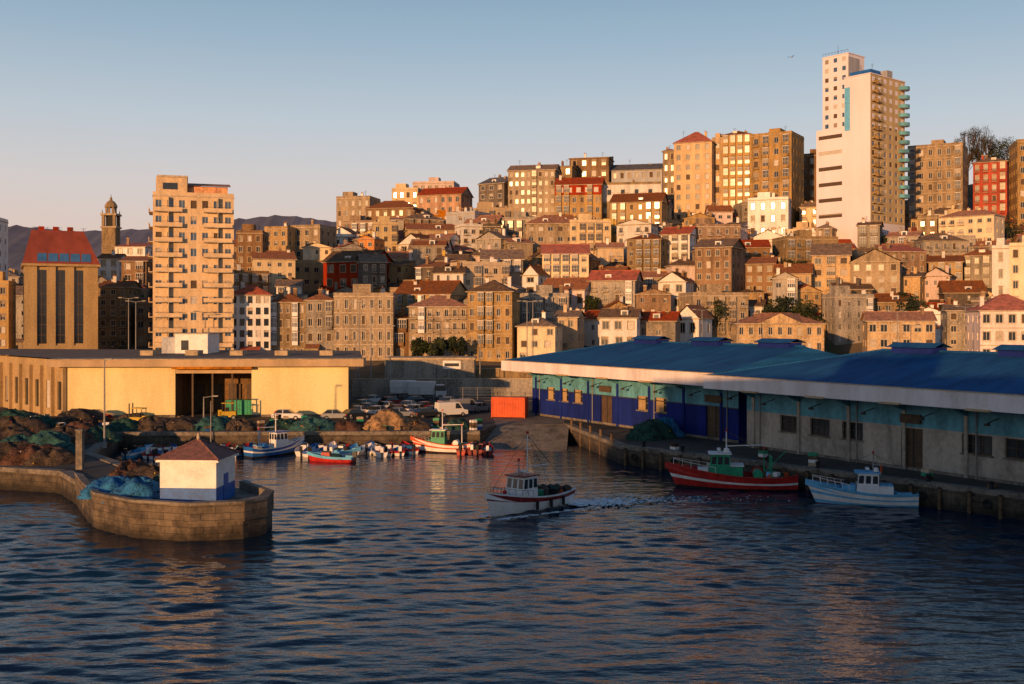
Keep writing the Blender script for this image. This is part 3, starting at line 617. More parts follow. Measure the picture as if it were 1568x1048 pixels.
# nets
def heap(px,d,r,h,k,z=2.0,name='fishing_net_pile',xy=None,floats=5):
    x,y=(survey(px,d),d) if xy is None else xy
    mb=MB(); n=34; rings=13; ph=[R.uniform(0,6.28) for _ in range(8)]; m=mb.mi(k)
    for j in range(rings+1):
        t=j/rings
        for i in range(n):
            a=2*math.pi*i/n; rr=r*(1-t)**.6*(1+.2*math.sin(2*a+ph[0])+.12*math.sin(5*a+ph[1]))*(1+R.uniform(-.09,.09))
            zz=h*(1-(1-t)**1.6)*(1+.3*math.sin(a*2+ph[3])*(1-t)+.16*math.sin(4*a+ph[4]+t*5))+R.uniform(-.1,.1)*h*(0<t)
            mb.v.append((rr*math.cos(a)*1.25,rr*math.sin(a),zz if j else -.05))
    for j in range(rings):
        for i in range(n): mb.f.append((j*n+i,j*n+(i+1)%n,(j+1)*n+(i+1)%n,(j+1)*n+i)); mb.m.append(m)
    for i in range(floats):
        a=R.uniform(0,6.28); t=R.uniform(.1,.8); rr=r*(1-t)**.6*1.0; mb.lathe(rr*math.cos(a)*1.25,rr*math.sin(a),[(0,h*(1-(1-t)**1.6)-.08),(.09,h*(1-(1-t)**1.6)),(0,h*(1-(1-t)**1.6)+.1)],R.choice(('orangepaint','trim','yellowpaint')),6)
    mb.obj(name,(x,y,z),R.uniform(0,1),smooth=True)
for a in ((75,113,2.4,2.0,'nett'),(30,114,2.2,1.6,'nett'),(10,122,3,1.6,'netb'),(50,105.5,2.4,1.6,'netr'),(15,106,2.4,1.7,'netb'),(80,105,2.0,1.3,'netb'),(100,121,2.4,1.8,'netb'),(150,124,2.0,1.5,'netg'),(125,131,2.2,1.5,'netr'),
 (190,137,2.0,1.3,'netg'),(235,138,2.4,1.4,'netb'),(280,138,2.2,1.2,'netb'),(330,138,2.2,1.5,'nett'),(370,137,1.8,1.2,'netb'),(480,137,2.5,1.4,'nett'),(594,138.5,2.5,2.1,'nettan'),(430,139,2.0,1.0,'netg'),(20,134,3,1.7,'netb'),(60,138,2.6,1.5,'netg'),(120,144,3,1.8,'netb'),(20,146,3,1.6,'netg'),(205,144,2.2,1.3,'netb'),(530,137,1.6,1,'netr'),(640,138,1.6,1.0,'netb'),(700,139,1.7,1.1,'netg'),(1000,127.5,2.6,1.9,'netg'),(55,118,1.8,1.1,'netblue')): heap(*a)
heap(0,0,2.3,1.6,'netb',2.15,xy=(-29.5,88.7)); heap(0,0,2.0,1.5,'netg',2.15,xy=(-27.4,87)); heap(0,0,2.2,1.35,'netblue',2.15,'blue_tarpaulin',xy=(-29.0,83.8),floats=0); heap(0,0,1.9,1.2,'netblue',2.15,'blue_tarpaulin',xy=(-31.7,85.6),floats=0); heap(0,0,2.0,1.7,'netr',2.15,xy=(-32.2,91))
def crate_stack(x,y,z,rz):
    mb=MB()
    for i in range(R.randint(1,4)):
        k=R.choice(('bluepaint','trim','netr','greenpaint','wood','wood','netb','whitepaint')); zz=i*.32
        mb.box(-.4,-.3,zz,.4,.3,zz+.05,k); mb.box(-.4,-.3,zz+.05,-.35,.3,zz+.3,k); mb.box(.35,-.3,zz+.05,.4,.3,zz+.3,k); mb.box(-.35,-.3,zz+.05,.35,-.26,zz+.3,k); mb.box(-.35,.26,zz+.05,.35,.3,zz+.3,k)
    mb.obj('fish_crate_stack',(x,y,z),rz)
for i in range(60):
    px=R.uniform(0,740); d=R.uniform(135.5,148); crate_stack(survey(px,d),d,2.004,R.uniform(0,3))
for i in range(12):
    px=R.uniform(0,110); d=R.uniform(104,118); crate_stack(survey(px,d),d,2.004,R.uniform(0,3))
def bollard(x,y,z=2.12):
    mb=MB(); mb.lathe(0,0,[(.25,0),(.18,.1),(.16,.4),(.26,.5),(.24,.6),(0,.65)],'black',10); mb.obj('mooring_bollard',(x,y,z))
qd=Vector((29,-34.1)).normalized(); qn=Vector((-qd.y,qd.x))
for i in range(9):
    p=Vector((12,119.6))+qd*(3+i*5.5)+qn*.6; bollard(p.x,p.y)
for i in range(7):
    p=Vector((12,119.6))+qd*(6+i*5.8)+qn*2.2; crate_stack(p.x,p.y,2.004,R.uniform(0,3))
for i in range(8): bollard(-45+i*5.2,134.8)
for i in range(22):
    p=Vector((12,119.6))+qd*(1+i*2.6)-qn*.22
    mb=MB(); mb.cyl((0,0,-2),(0,0,1.75),.17,.15,'wood',8); mb.cyl((0,0,1.75),(0,0,1.85),.19,.17,'black',8); mb.obj('fender_pile',(p.x,p.y,0))
for i in range(5):
    mb=MB(); mb.cyl((0,0,-2),(0,0,3.0),.17,.15,'wood',8); mb.cyl((0,0,3.0),(0,0,3.08),.19,.15,'black',8); mb.obj('mooring_pile',(7.8+i*.9,141-i*4.4,0))
def tyre(p,ang):
    mb=MB(); n=14
    for i in range(n):
        for j in range(6):
            def T(i,j):
                a=2*math.pi*i/n; b=2*math.pi*j/6; r=.3+.11*math.cos(b); return (r*math.cos(a),.11*math.sin(b),r*math.sin(a))
            mb.poly([T(i,j),T(i+1,j),T(i+1,j+1),T(i,j+1)],'rubber')
    mb.obj('tyre_fender',p,ang)
for i in range(8):
    p=Vector((12,119.6))+qd*(2.3+i*5.6)-qn*.2; tyre((p.x,p.y,1.0),math.atan2(qd.y,qd.x))
mb=MB(); mb.box(-.3,-.3,0,.3,.3,3.6,'concrete'); mb.box(-.36,-.36,3.6,.36,.36,3.75,'concrete'); mb.obj('concrete_post',(survey(116,100),101,2))
# ------------------------------------------------------------------ yellow warehouse
def yellow():
    P=[(-63.8,154),(-23.7,156),(-28.5,188),(-112,205)]; z0,z1=2,9.3; mb=MB()
    a,b=Vector(P[0]),Vector(P[1]); u=(b-a).normalized(); n=Vector((u.y,-u.x)); L=(b-a).length
    def pt(s,o,z): p=a+u*s+n*o; return (p.x,p.y,z)
    def q(s0,s1,za,zb,o,k): mb.poly([pt(s0,o,za),pt(s1,o,za),pt(s1,o,zb),pt(s0,o,zb)],k)
    def bx(s0,s1,za,zb,o0,o1,k):
        q(s0,s1,za,zb,o1,k); mb.poly([pt(s0,o0,za),pt(s0,o1,za),pt(s0,o1,zb),pt(s0,o0,zb)],k); mb.poly([pt(s1,o1,za),pt(s1,o0,za),pt(s1,o0,zb),pt(s1,o1,zb)],k)
        mb.poly([pt(s0,o1,zb),pt(s1,o1,zb),pt(s1,o0,zb),pt(s0,o0,zb)],k); mb.poly([pt(s0,o0,za),pt(s1,o0,za),pt(s1,o1,za),pt(s0,o1,za)],k)
    s0,s1=L*.385,L*.655
    q(0,s0,z0,z1,0,'yelwall'); q(s1,L,z0,z1,0,'yelwall')
    for (e0,e1) in ((0,s0),(s1,L)): bx(e0,e1,z0,z0+.35,0,.05,'concrete')
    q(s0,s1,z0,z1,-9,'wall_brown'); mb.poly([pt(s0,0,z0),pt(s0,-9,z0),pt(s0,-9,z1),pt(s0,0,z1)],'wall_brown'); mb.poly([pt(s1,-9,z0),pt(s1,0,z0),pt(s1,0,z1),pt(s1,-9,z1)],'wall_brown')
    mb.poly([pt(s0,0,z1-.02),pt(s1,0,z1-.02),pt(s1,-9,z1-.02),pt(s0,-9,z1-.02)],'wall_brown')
    bx(s0,s1,z1-1.0,z1-.03,-.6,-.05,'yelfascia')
    for i in range(3): c=s0+(s1-s0)*(.22+.26*i); bx(c-.12,c+.12,z0,z1-1,-.5,-.25,'shutter')
    for i in range(4): c=s0+(s1-s0)*(.03+.25*i); bx(c,c+1.8,z0,z0+4.3,-8.9,-8.7,'shutter')
    bx(-2.2,L+2.3,z1,z1+1.0,-3,1.3,'yelfascia'); bx(-2.2,L+2.3,z1+1.0,z1+1.12,-3,1.4,'trim')
    bx(s0-.2,s1+.2,z1-.35,z1,0.01,1.28,'wall_orange')
    for i,(p,r) in enumerate(((P[1],P[2]),(P[2],P[3]),(P[3],P[0]))):
        p,r=Vector(p),Vector(r); uu=(r-p).normalized(); LL=(r-p).length
        if i==2: facade(mb,p.x,p.y,uu.x,uu.y,LL,z0,z1+.9,1,16,'wall_tan',.42,.5,sill=.12,fr=None,gl='glass')
        else: mb.poly([(p.x,p.y,z0),(r.x,r.y,z0),(r.x,r.y,z1),(p.x,p.y,z1)],'yelwall')
        if i==2:
            nn=Vector((uu.y,-uu.x))
            for j in range(17):
                c=p+uu*(LL*j/16.0); mb.cbox(c.x+nn.x*.25,c.y+nn.y*.25,5.6,.5,.5,7.2,'wall_tan',math.atan2(uu.y,uu.x))
    mb.poly([(P[0][0]-2,P[0][1]+2,z1+1.05),(P[1][0]+1.8,P[1][1]+2,z1+1.05),(P[2][0]+2,P[2][1],z1+1.3),(P[3][0]-2,P[3][1],z1+1.3)],'flatroof')
    for i in range(5): mb.box(-58+i*7,168,z1+1.1,-56+i*7,171,z1+1.9,'trim')
    mb.obj('yellow_warehouse')
    m=MB(); d=176; m.box(0,0,8,survey(318,d)-survey(268,d),7,hgt(512,d),'whitepaint'); m.box(-2.5,1,8,-.01,7,hgt(517,d),'wall_coolgrey'); m.box(-.1,-.1,hgt(512,d),5.5,7.1,hgt(512,d)+.15,'trim'); m.box(1,-.05,hgt(512,d)-2.6,2.2,-.003,hgt(512,d)-1,'glass')
    m.obj('rooftop_plant_room',(survey(268,d),d,0))
yellow()
mb=MB(); d=206; x0,x1=survey(590,d),survey(726,d)
mb.box(0,0,1.9,x1-x0,9,hgt(551,d),'wall_grey','flatroof'); mb.box(-.2,-.2,hgt(551,d),x1-x0+.2,9.2,hgt(548,d),'trim')
for i in range(6): mb.box(1+i*2.8,-.04,3.5,1.1+i*2.8,-.003,8,'wall_coolgrey')
mb.box(11,-.08,6.6,14.4,-.045,8.2,'whitepaint'); mb.box(11.3,-.1,7.1,14.1,-.085,7.7,'cardark')
mb.obj('port_storage_building',(x0,d,0))
mb=MB(); mb.box(0,0,2,26,.4,6.2,'wall_stone'); mb.box(-.1,-.1,6.2,26.1,.5,6.4,'trim'); 
for i in range(7): mb.box(i*4.2,-.15,2,i*4.2+.5,-.003,6.2,'wall_stone')
mb.obj('boundary_wall',(survey(728,212),214,0))
mb=MB(); mb.box(0,0,2,34,.3,5.2,'wall_grey'); mb.box(-.1,-.05,5.2,34,.35,5.35,'trim'); mb.obj('boundary_wall',(survey(560,200)-2,196,0),math.radians(1))
# ------------------------------------------------------------------ blue sheds
sd=Vector((40.9,-66.9)).normalized(); sn=Vector((-sd.y,sd.x))
shed_rot=math.atan2(sd.y,sd.x)
def shed(name,org,L,Dp,hip0,hip1,z1,first):
    mb=MB(); z0=2
    ov=3.2
    def q(a0,a1,za,zb,o,k): mb.poly([(a0,-o,za),(a1,-o,za),(a1,-o,zb),(a0,-o,zb)],k)
    low='shedblue' if first else 'shedgrey'
    if first: wins=[(4,2.0),(7.4,2.0),(10.8,2.0),(25,2.2),(28.6,2.2)]; doors=[(17,2.6),(38,3)]; band=z0+3.9; wz=(z0+2.5,z0+4.3)
    else: wins=[(5.0,2.6),(9.2,2.6),(13.4,2.6),(27.0,3.0),(31.2,3.0),(43,3),(47,3)]; doors=[(20.5,2.4),(38,2.6)]; band=z0+4.1; wz=(z0+2.2,z0+3.9)
    ops=sorted([(a,w,wz[0],wz[1],'w') for a,w in wins]+[(a,w,z0,z0+3.9,'d') for a,w in doors])
    a=0
    for (p,w,za,zb,t) in ops:
        if p>L-3: break
        q(a,p,z0,band,0,low); q(a,p,band,z1,0,'shedteal')
        if za>z0: q(p,p+w,z0,za,0,low)
        zz=max(zb,band)
        if zb<band: q(p,p+w,zb,band,0,low)
        q(p,p+w,zz,z1,0,'shedteal')
        q(p,p+w,za,zb,-.25,'glass' if t=='w' else 'shutter')
        for e in (p,p+w): mb.poly([(e,0,za),(e,.25,za),(e,.25,zb),(e,0,zb)],low)
        mb.poly([(p,0,za),(p+w,0,za),(p+w,.25,za),(p,.25,za)],'concrete'); mb.poly([(p,0,zb),(p+w,0,zb),(p+w,.25,zb),(p,.25,zb)],low)
        if t=='w':
            fk='wall_tan' if first else 'shutter'
            for j in range(4): c=p+.02+(w-.14)*j/3; q(c,c+.08,za,zb,-.18,fk)
            q(p,p+w,(za+zb)/2,(za+zb)/2+.06,-.17,fk); q(p,p+w,za,za+.1,-.17,fk); q(p,p+w,zb-.1,zb,-.17,fk)
            if first: q(p+.1,p+w*.62,za+.1,zb-.1,-.2,'wall_tan')
            mb.box(p-.15,-.12,za-.14,p+w+.15,-.003,za-.003,'concrete')
        else:
            mb.box(p+w*.5-.04,.17,za,p+w*.5+.04,.24,zb,'rail')
            mb.box(p+.1,-.3,zb+.5,p+w-.1,-.003,zb+1.3,'shutter')
        a=p+w
    q(a,L,z0,band,0,low); q(a,L,band,z1,0,'shedteal')
    q(0,L,z0,z0+.3,.03,'concrete')
    mb.box(0,-.03,band-.06,L,-.004,band+.06,'rail' if first else 'shedteal')
    mb.poly([(0,Dp,z0),(0,0,z0),(0,0,band),(0,Dp,band)],low); mb.poly([(0,Dp,band),(0,0,band),(0,0,z1),(0,Dp,z1)],'shedteal')
    mb.poly([(L,0,z0),(L,Dp,z0),(L,Dp,z1),(L,0,z1)],low); mb.poly([(L,Dp,z0),(0,Dp,z0),(0,Dp,z1),(L,Dp,z1)],low)
    nb=int(L/6.6)
    for i in range(nb+1):
        c=min(L-.5,i*6.6+.9)
        mb.box(c,-.14,z0,c+.35,-.003,z1-1.0,low)
        mb.poly([(c,-.14,z1-1.0),(c+.35,-.14,z1-1.0),(c+.35,-ov+.8,z1-.1),(c,-ov+.8,z1-.1)],'shedteal'); mb.poly([(c,0,z1-.1),(c,-.14,z1-1.0),(c,-ov+.8,z1-.1)],'shedteal'); mb.poly([(c+.35,0,z1-.1),(c+.35,-.14,z1-1.0),(c+.35,-ov+.8,z1-.1)],'shedteal')
        if i%2==0: mb.cyl((c+1.2,-.1,z0),(c+1.2,-.1,z1),.06,.06,'pole',6)
        mb.cyl((c+3.3,-.05,z1-1.0),(c+3.3,-1.6,z1-1.35),.05,.05,'rail',5); mb.cyl((c+3.3,-1.6,z1-1.35),(c+3.3,-1.6,z1-1.55),.22,.3,'rail',8)
    mb.box(-3.2,-ov,z1,L+.2,Dp+2,z1+.12,'shedteal')
    mb.box(-3.35,-ov-.15,z1-.12,L+.25,-ov-.003,z1+1.35,'pinkpaint'); mb.box(-3.35,-ov,z1-.12,-3.203,Dp+2,z1+1.35,'pinkpaint')
    mb.box(L+.203,-ov,z1-.12,L+.35,Dp+2,z1+1.35,'pinkpaint')
    mb.box(-3.4,-ov-.22,z1+1.35,L+.3,-ov,z1+1.43,'trim')
    for i in range(int(L/9)): mb.box(3+i*9.0,-ov-.55,z1-.18,5.2+i*9.0,-ov-.16,z1-.02,'wall_tan')
    zb=z1+1.3; y0,y1=-ov,Dp+2; ym=(y0+y1)/2; r0=(-3.2+hip0,ym,zb+2.9); r1=(L+.2-hip1,ym,zb+2.9)
    A_,B_,C_,D_=(-3.2,y0,zb),(L+.2,y0,zb),(L+.2,y1,zb),(-3.2,y1,zb)
    mb.poly([A_,B_,r1,r0],'blueroof'); mb.poly([C_,D_,r0,r1],'blueroof'); mb.poly([D_,A_,r0],'blueroof'); mb.poly([B_,C_,r1],'blueroof')
    mb.cyl(r0,r1,.18,.18,'blueroof',6); mb.cyl(A_,r0,.12,.12,'blueroof',6)
    i=hip0-1
    while i<L-6:
        mb.box(i,ym-1.1,zb+2.3,i+5.2,ym+1.1,zb+3.3,'shedblue'); mb.poly([(i-.4,ym-1.6,zb+3.3),(i+5.6,ym-1.6,zb+3.3),(i+5.6,ym,zb+3.8),(i-.4,ym,zb+3.8)],'blueroof'); mb.poly([(i+5.6,ym+1.6,zb+3.3),(i-.4,ym+1.6,zb+3.3),(i-.4,ym,zb+3.8),(i+5.6,ym,zb+3.8)],'blueroof')
        i+=12.5
    mb.obj(name,(org.x,org.y,0),shed_rot)
o1=Vector((3.0,159.3))
shed('blue_roof_fish_shed',o1,43.5,24,12,1.0,8.6,True)
o2=o1+sd*46.5-sn*1.6
shed('blue_roof_fish_shed',o2,64,24,12,14,8.5,False)
heap(0,0,1.6,1.9,'netblue',2.004,'tarpaulin_bundle',xy=tuple(o1+sd*33-sn*1.8),floats=0)
# ------------------------------------------------------------------ containers, vehicles
def container(x,y,z,rz,L,h,k,name):
    mb=MB(); w=2.4
    mb.box(0,0,.1,L,w,h,k)
    n=int(L/.4)
    for i in range(n): mb.box(.15+i*.4,-.05,.25,.33+i*.4,-.003,h-.15,k)
    for e in (0,L-.12): mb.box(e,-.08,0,e+.12,-.0515,h+.03,k)
    mb.box(0,-.08,h-.1,L,-.055,h+.03,k); mb.box(-.06,.1,.2,-.003,w-.1,h-.1,k); mb.box(-.1,w/2-.04,.2,-.062,w/2+.04,h-.1,'rail')
    mb.obj(name,(x,y,z),rz)
container(survey(752,152),154,2.02,math.radians(-12),4.9,2.9,'orangepaint','orange_container')
container(survey(327,151),157.5,2.02,.05,4.6,2.2,'greenpaint','green_skip')
def wheel(mb,x,y,r,w=.22):
    mb.cyl((x,y-w/2,r),(x,y+w/2,r),r,r,'rubber',14); mb.cyl((x,y-w/2-.01,r),(x,y+w/2+.01,r),r*.55,r*.55,'silver',10)
def car(x,y,rz,k,z=2.004,van=False,name=None):
    mb=MB(); w=.84
    if van: low=[(-2.3,.35),(-2.3,1.0),(1.6,1.05),(2.3,.95),(2.35,.35)]; cab=[(-2.28,1.0),(-2.2,2.1),(.95,2.1),(1.7,1.05)]; 
    else: low=[(-2.05,.32),(-2.1,.6),(-2.0,.88),(-1.5,.95),(.95,.93),(1.85,.78),(2.1,.58),(2.1,.32)]; cab=[(-1.85,.93),(-1.25,1.42),(.15,1.44),(1.0,.92)]
    n=len(low)
    mb.poly([(p[0],-w,p[1]) for p in low],k); mb.poly([(p[0],w,p[1]) for p in low][::-1],k)
    for i in range(n):
        a,b=low[i],low[(i+1)%n]; mb.poly([(a[0],-w,a[1]),(a[0],w,a[1]),(b[0],w,b[1]),(b[0],-w,b[1])],k)
    t=.68 if not van else .76
    P=[(cab[0][0],w-.03,cab[0][1]),(cab[1][0],t,cab[1][1]),(cab[2][0],t,cab[2][1]),(cab[3][0],w-.03,cab[3][1])]
    gk='glass'
    for s in(1,-1):
        mb.poly([(p[0],p[1]*s,p[2]) for p in P],gk if not van else k)
        if van: mb.poly([(.35,(w-.01)*s,1.2),(.4,(t+.02)*s,1.95),(.85,(t+.02)*s,1.95),(1.4,(w-.01)*s,1.2)],'glass')
        else:
            c=-.5; mb.poly([(c-.05,(w-.02)*s,.94),(c-.05,(t+.015)*s,1.43),(c+.05,(t+.015)*s,1.43),(c+.05,(w-.02)*s,.94)],k)
    f=lambda i,s:(P[i][0],P[i][1]*s,P[i][2])
    mb.poly([f(0,1),f(0,-1),f(1,-1),f(1,1)],gk if not van else k); mb.poly([f(1,1),f(1,-1),f(2,-1),f(2,1)],k); mb.poly([f(2,1),f(2,-1),f(3,-1),f(3,1)],gk)
    r=.32; wb=1.3 if not van else 1.5
    for a in(-wb,wb):
        for s in(-1,1): wheel(mb,a,s*(w-.08),r)
    e=low[-2][0]
    for s in(-1,1):
        mb.box(e-.08,s*.62-.14,.6,e+.02,s*.62+.14,.74,'whitepaint'); mb.box(low[1][0]-.02,s*.66-.1,.62,low[1][0]+.06,s*.66+.1,.8,'redpaint')
    mb.box(e-.05,-.8,.3,e+.07,.8,.5,'cardark'); mb.box(low[0][0]-.07,-.8,.32,low[0][0]+.05,.8,.52,'cardark')
    mb.obj(name or ('parked_van' if van else 'parked_car'),(x,y,z),rz)
ck=['silver','cardark','carblue','carred','carwhite','silver','cardark','carwhite']
for (px,d,rz) in ((552,158,.9),(566,163,.8),(580,158,1.0),(560,170,.9),(596,166,.7),(612,160,.8),(628,168,.9),(640,160,.8),(655,166,.8),(668,158,.9),(600,176,.7),(640,178,.7),(690,176,.7),(720,170,.9),(575,180,.7),(515,151,.1),(440,151,.0),(150,151,.1),(545,152,.8),(615,154,.3),(700,165,.8),(735,164,.9),(655,154,.6)):
    car(survey(px,d),d,rz+R.uniform(-.1,.1),R.choice(ck))
car(survey(690,155),156,.5,'carwhite',van=True); car(survey(712,161),162,.6,'silver',van=True)
def truck(x,y,rz,name,k,boxk):
    mb=MB()
    mb.box(-3.2,-1.1,.75,1.5,1.1,.95,'cardark'); mb.box(-3.2,-1.15,.96,1.4,1.15,3.2,boxk)
    mb.box(1.6,-1.05,.6,3.3,1.05,1.6,k); mb.poly([(1.6,-1.05,1.6),(3.3,-1.05,1.6),(2.9,-1,2.5),(1.6,-1,2.5)],'glass'); mb.poly([(3.3,1.05,1.6),(1.6,1.05,1.6),(1.6,1,2.5),(2.9,1,2.5)],'glass')
    mb.poly([(3.3,-1.05,1.6),(3.3,1.05,1.6),(2.9,1,2.5),(2.9,-1,2.5)],'glass'); mb.box(1.6,-1,2.5,2.9,1,2.65,k); mb.box(3.3,-1,.5,3.42,1,.8,'cardark')
    for a in(-2.2,2.4):
        for s in(-1,1): wheel(mb,a,s*.95,.45,.3)
    mb.obj(name,(x,y,2.004),rz)
truck(survey(625,192),192,.05,'delivery_truck','carwhite','whitepaint'); truck(survey(655,190),189,-.05,'delivery_truck','carwhite','carwhite')
def forklift(x,y,rz):
    mb=MB(); mb.box(-1.2,-.6,.4,1.0,.6,1.2,'yellowpaint'); mb.box(-1.4,-.6,.5,-.9,.6,1.4,'yellowpaint')
    for a in(-.7,.7):
        for s in(-1,1): wheel(mb,a,s*.6,.35)
    for a in(-.8,.6):
        for s in(-.5,.5): mb.cyl((a,s,1.2),(a,s,2.3),.05,.05,'rail',5)
    mb.box(-.95,-.6,2.3,.75,.6,2.4,'yellowpaint'); mb.box(-.4,-.25,1.2,.1,.25,1.7,'black')
    for s in(-.4,.4): mb.box(1.05,s-.06,.1,1.17,s+.06,3.0,'rail'); mb.box(1.17,s-.06,.15,2.2,s+.06,.22,'rail')
    mb.obj('forklift_truck',(x,y,2.004),rz)
forklift(survey(350,151),151,.2); forklift(survey(212,142),142,2.9)
# ------------------------------------------------------------------ lamps & poles
def lamp(px,d,ztop,zb=2,double=True,arm=1.6):
    mb=MB(); h=ztop-zb
    mb.cyl((0,0,0),(0,0,h),.13,.07,'pole',8); mb.cyl((0,0,0),(0,0,.5),.25,.22,'pole',8)
    for s in ((-1,1) if double else (1,)):
        mb.cyl((0,0,h-.1),(s*arm,0,h+.15),.05,.04,'pole',6); mb.box(s*arm-.4,-.16,h+.08,s*arm+.4,.16,h+.2,'pole'); mb.box(s*arm-.3,-.12,h+.04,s*arm+.3,.12,h+.078,'frame')
    mb.obj('street_lamp',(survey(px,d),d,zb))
for a in ((160,118,hgt(552,118),2,False,.5),(197,212,hgt(457,212)),(208,212,hgt(462,212)),(550,212,hgt(463,212)),(568,200,hgt(468,200)),(807,215,hgt(462,215)),(816,215,hgt(462,215)),(1075,218,hgt(475,218)),(1130,214,hgt(470,214)),(1374,214,hgt(478,214)),(1478,210,hgt(470,210)),(545,215,hgt(505,215)),(735,205,hgt(520,205),2,False),(312,148,hgt(608,148),2,False),(590,218,hgt(500,218),2,False)):
    lamp(*a)
mb=MB()
for i in range(16): mb.cyl((i*2.5,0,0),(i*2.5,0,2.4),.05,.05,'pole',6)
for zz in (.1,.6,1.1,1.6,2.1,2.35): mb.box(0,-.015,zz,37.5,.015,zz+.03,'pole')
mb.obj('yard_fence',(survey(575,185),185,2))
# ------------------------------------------------------------------ boats
def hull(mb,L,B,fb,rise,bands,deckz=.45,rake=.9,sternr=.25,tr=.8,deckk='deck',cap='whitepaint'):
    n=18; st=[]
    for i in range(n+1):
        t=i/n; x=-L/2+L*t
        hb=B/2*((tr+(1-tr)*math.sin(min(1,t/.4)*math.pi/2)) if t<.4 else max(0.0,1-((t-.4)/.6)**2.4))
        zs=fb+rise*max(0,(t-.25)/.75)**2.2+sternr*max(0,(.25-t)/.25)**2
        st.append((t,x,hb,zs))
    fr=[-.45,0]+[b[0] for b in bands]; mk=['maroon']+[b[1] for b in bands]
    def pt(i,f,s):
        t,x,hb,zs=st[i]
        z=zs*f if f>=0 else f
        w=hb*(.72+.28*max(0,f)**.7) if f>=0 else hb*.35
        xr=x+rake*max(0,f)*max(0,(t-.6)/.4)**1.5 - (0 if f>=0 else .2*t)
        w*=(1-.25*(1-max(0,f))*max(0,(t-.5)/.5))
        return (xr,s*w,z)
    for s in(1,-1):
        for i in range(n):
            for j in range(len(fr)-1):
                q=[pt(i,fr[j],s),pt(i+1,fr[j],s),pt(i+1,fr[j+1],s),pt(i,fr[j+1],s)]
                mb.poly(q if s<0 else q[::-1],mk[j])
            a,b=pt(i,1,s),pt(i+1,1,s); k=.88
            ai,bi=(a[0],a[1]*k,a[2]),(b[0],b[1]*k,b[2])
            mb.poly([(a[0],a[1]*1.04,a[2]+.03),(b[0],b[1]*1.04,b[2]+.03),(bi[0],bi[1],bi[2]+.03),(ai[0],ai[1],ai[2]+.03)],cap)
            mb.poly([(a[0],a[1]*1.04,a[2]+.03),(b[0],b[1]*1.04,b[2]+.03),(b[0],b[1]*1.03,b[2]-.07),(a[0],a[1]*1.03,a[2]-.07)],cap)
            mb.poly([ai,bi,(bi[0],bi[1],bi[2]-deckz),(ai[0],ai[1],ai[2]-deckz)],cap)
    for i in range(n):
        a,b=pt(i,1,1),pt(i+1,1,1); mb.poly([(a[0],-a[1]*.9,a[2]-deckz),(b[0],-b[1]*.9,b[2]-deckz),(b[0],b[1]*.9,b[2]-deckz),(a[0],a[1]*.9,a[2]-deckz)],deckk)
    for j in range(len(fr)-1): mb.poly([pt(0,fr[j],1),pt(0,fr[j],-1),pt(0,fr[j+1],-1),pt(0,fr[j+1],1)],mk[j])
    return st,pt
def wheelhouse(mb,x0,x1,w,z0,z1,k,roofk,slant=.25,band=None):
    b=[(x0,-w,z0),(x1,-w,z0),(x1,w,z0),(x0,w,z0)]; t=[(x0,-w*.94,z1),(x1-slant,-w*.94,z1),(x1-slant,w*.94,z1),(x0,w*.94,z1)]
    for i in range(4): mb.poly([b[i],b[(i+1)%4],t[(i+1)%4],t[i]],k)
    mb.poly(t,k); mb.box(x0-.15,-w-.06,z1,x1-slant+.3,w+.06,z1+.09,roofk)
    def lerp(p,q,f): return tuple(p[i]+(q[i]-p[i])*f for i in range(3))
    for i in range(4):
        B0,B1,T0,T1=b[i],b[(i+1)%4],t[i],t[(i+1)%4]
        n=3
        nn=Vector((B1[1]-B0[1],-(B1[0]-B0[0]),0)).normalized()*.012
        for j in range(n):
            f0=(j+.14)/n; f1=(j+.86)/n
            lo0,lo1=lerp(B0,B1,f0),lerp(B0,B1,f1); hi0,hi1=lerp(T0,T1,f0),lerp(T0,T1,f1)
            q=[lerp(lo0,hi0,.56),lerp(lo1,hi1,.56),lerp(lo1,hi1,.9),lerp(lo0,hi0,.9)]
            mb.poly([(p[0]+nn.x,p[1]+nn.y,p[2]) for p in q],'glass')
def torus(mb,c,r,rr,k,n=12):
    for i in range(n):
        for j in range(5):
            def T(i,j):
                a=2*math.pi*i/n; b=2*math.pi*j/5; R_=r+rr*math.cos(b)
                return (c[0]+R_*math.cos(a),c[1]+rr*math.sin(b),c[2]+R_*math.sin(a))
            mb.poly([T(i,j),T(i+1,j),T(i+1,j+1),T(i,j+1)],k)
def mast(mb,x,z0,z1,y=0,k='whitepaint',boom=None):
    mb.cyl((x,y,z0),(x,y,z1),.07,.04,k,6); 
    for f in(.6,.8): mb.cyl((x,y-.6*f,z0+(z1-z0)*f),(x,y+.6*f,z0+(z1-z0)*f),.03,.03,k,5)
    mb.cbox(x,y,z1-.1,.16,.16,.22,'redpaint')
    if boom: mb.cyl((x,y,z0+.6),boom,.05,.04,k,6); mb.cyl((x,y,z1-.3),boom,.015,.015,'rail',4)
def rigging(mb,pts):
    for a,b in pts: mb.cyl(a,b,.014,.014,'rail',4)
def rail(mb,pt,i0,i1,h,k='pole',s_=(1,-1)):
    for s in s_:
        prev=None
        for i in range(i0,i1+1):
            p=pt(i,1,s); q=(p[0],p[1]*.95,p[2]+h); mb.cyl(p,q,.025,.025,k,4)
            if prev: mb.cyl(prev,q,.025,.025,k,4)
            prev=q
def place(mb,name,px,py,head,z=0):
    d=H*F/(py-490); return mb.obj(name,(survey(px,d),d,z),head)
CH=math.radians(180+48)
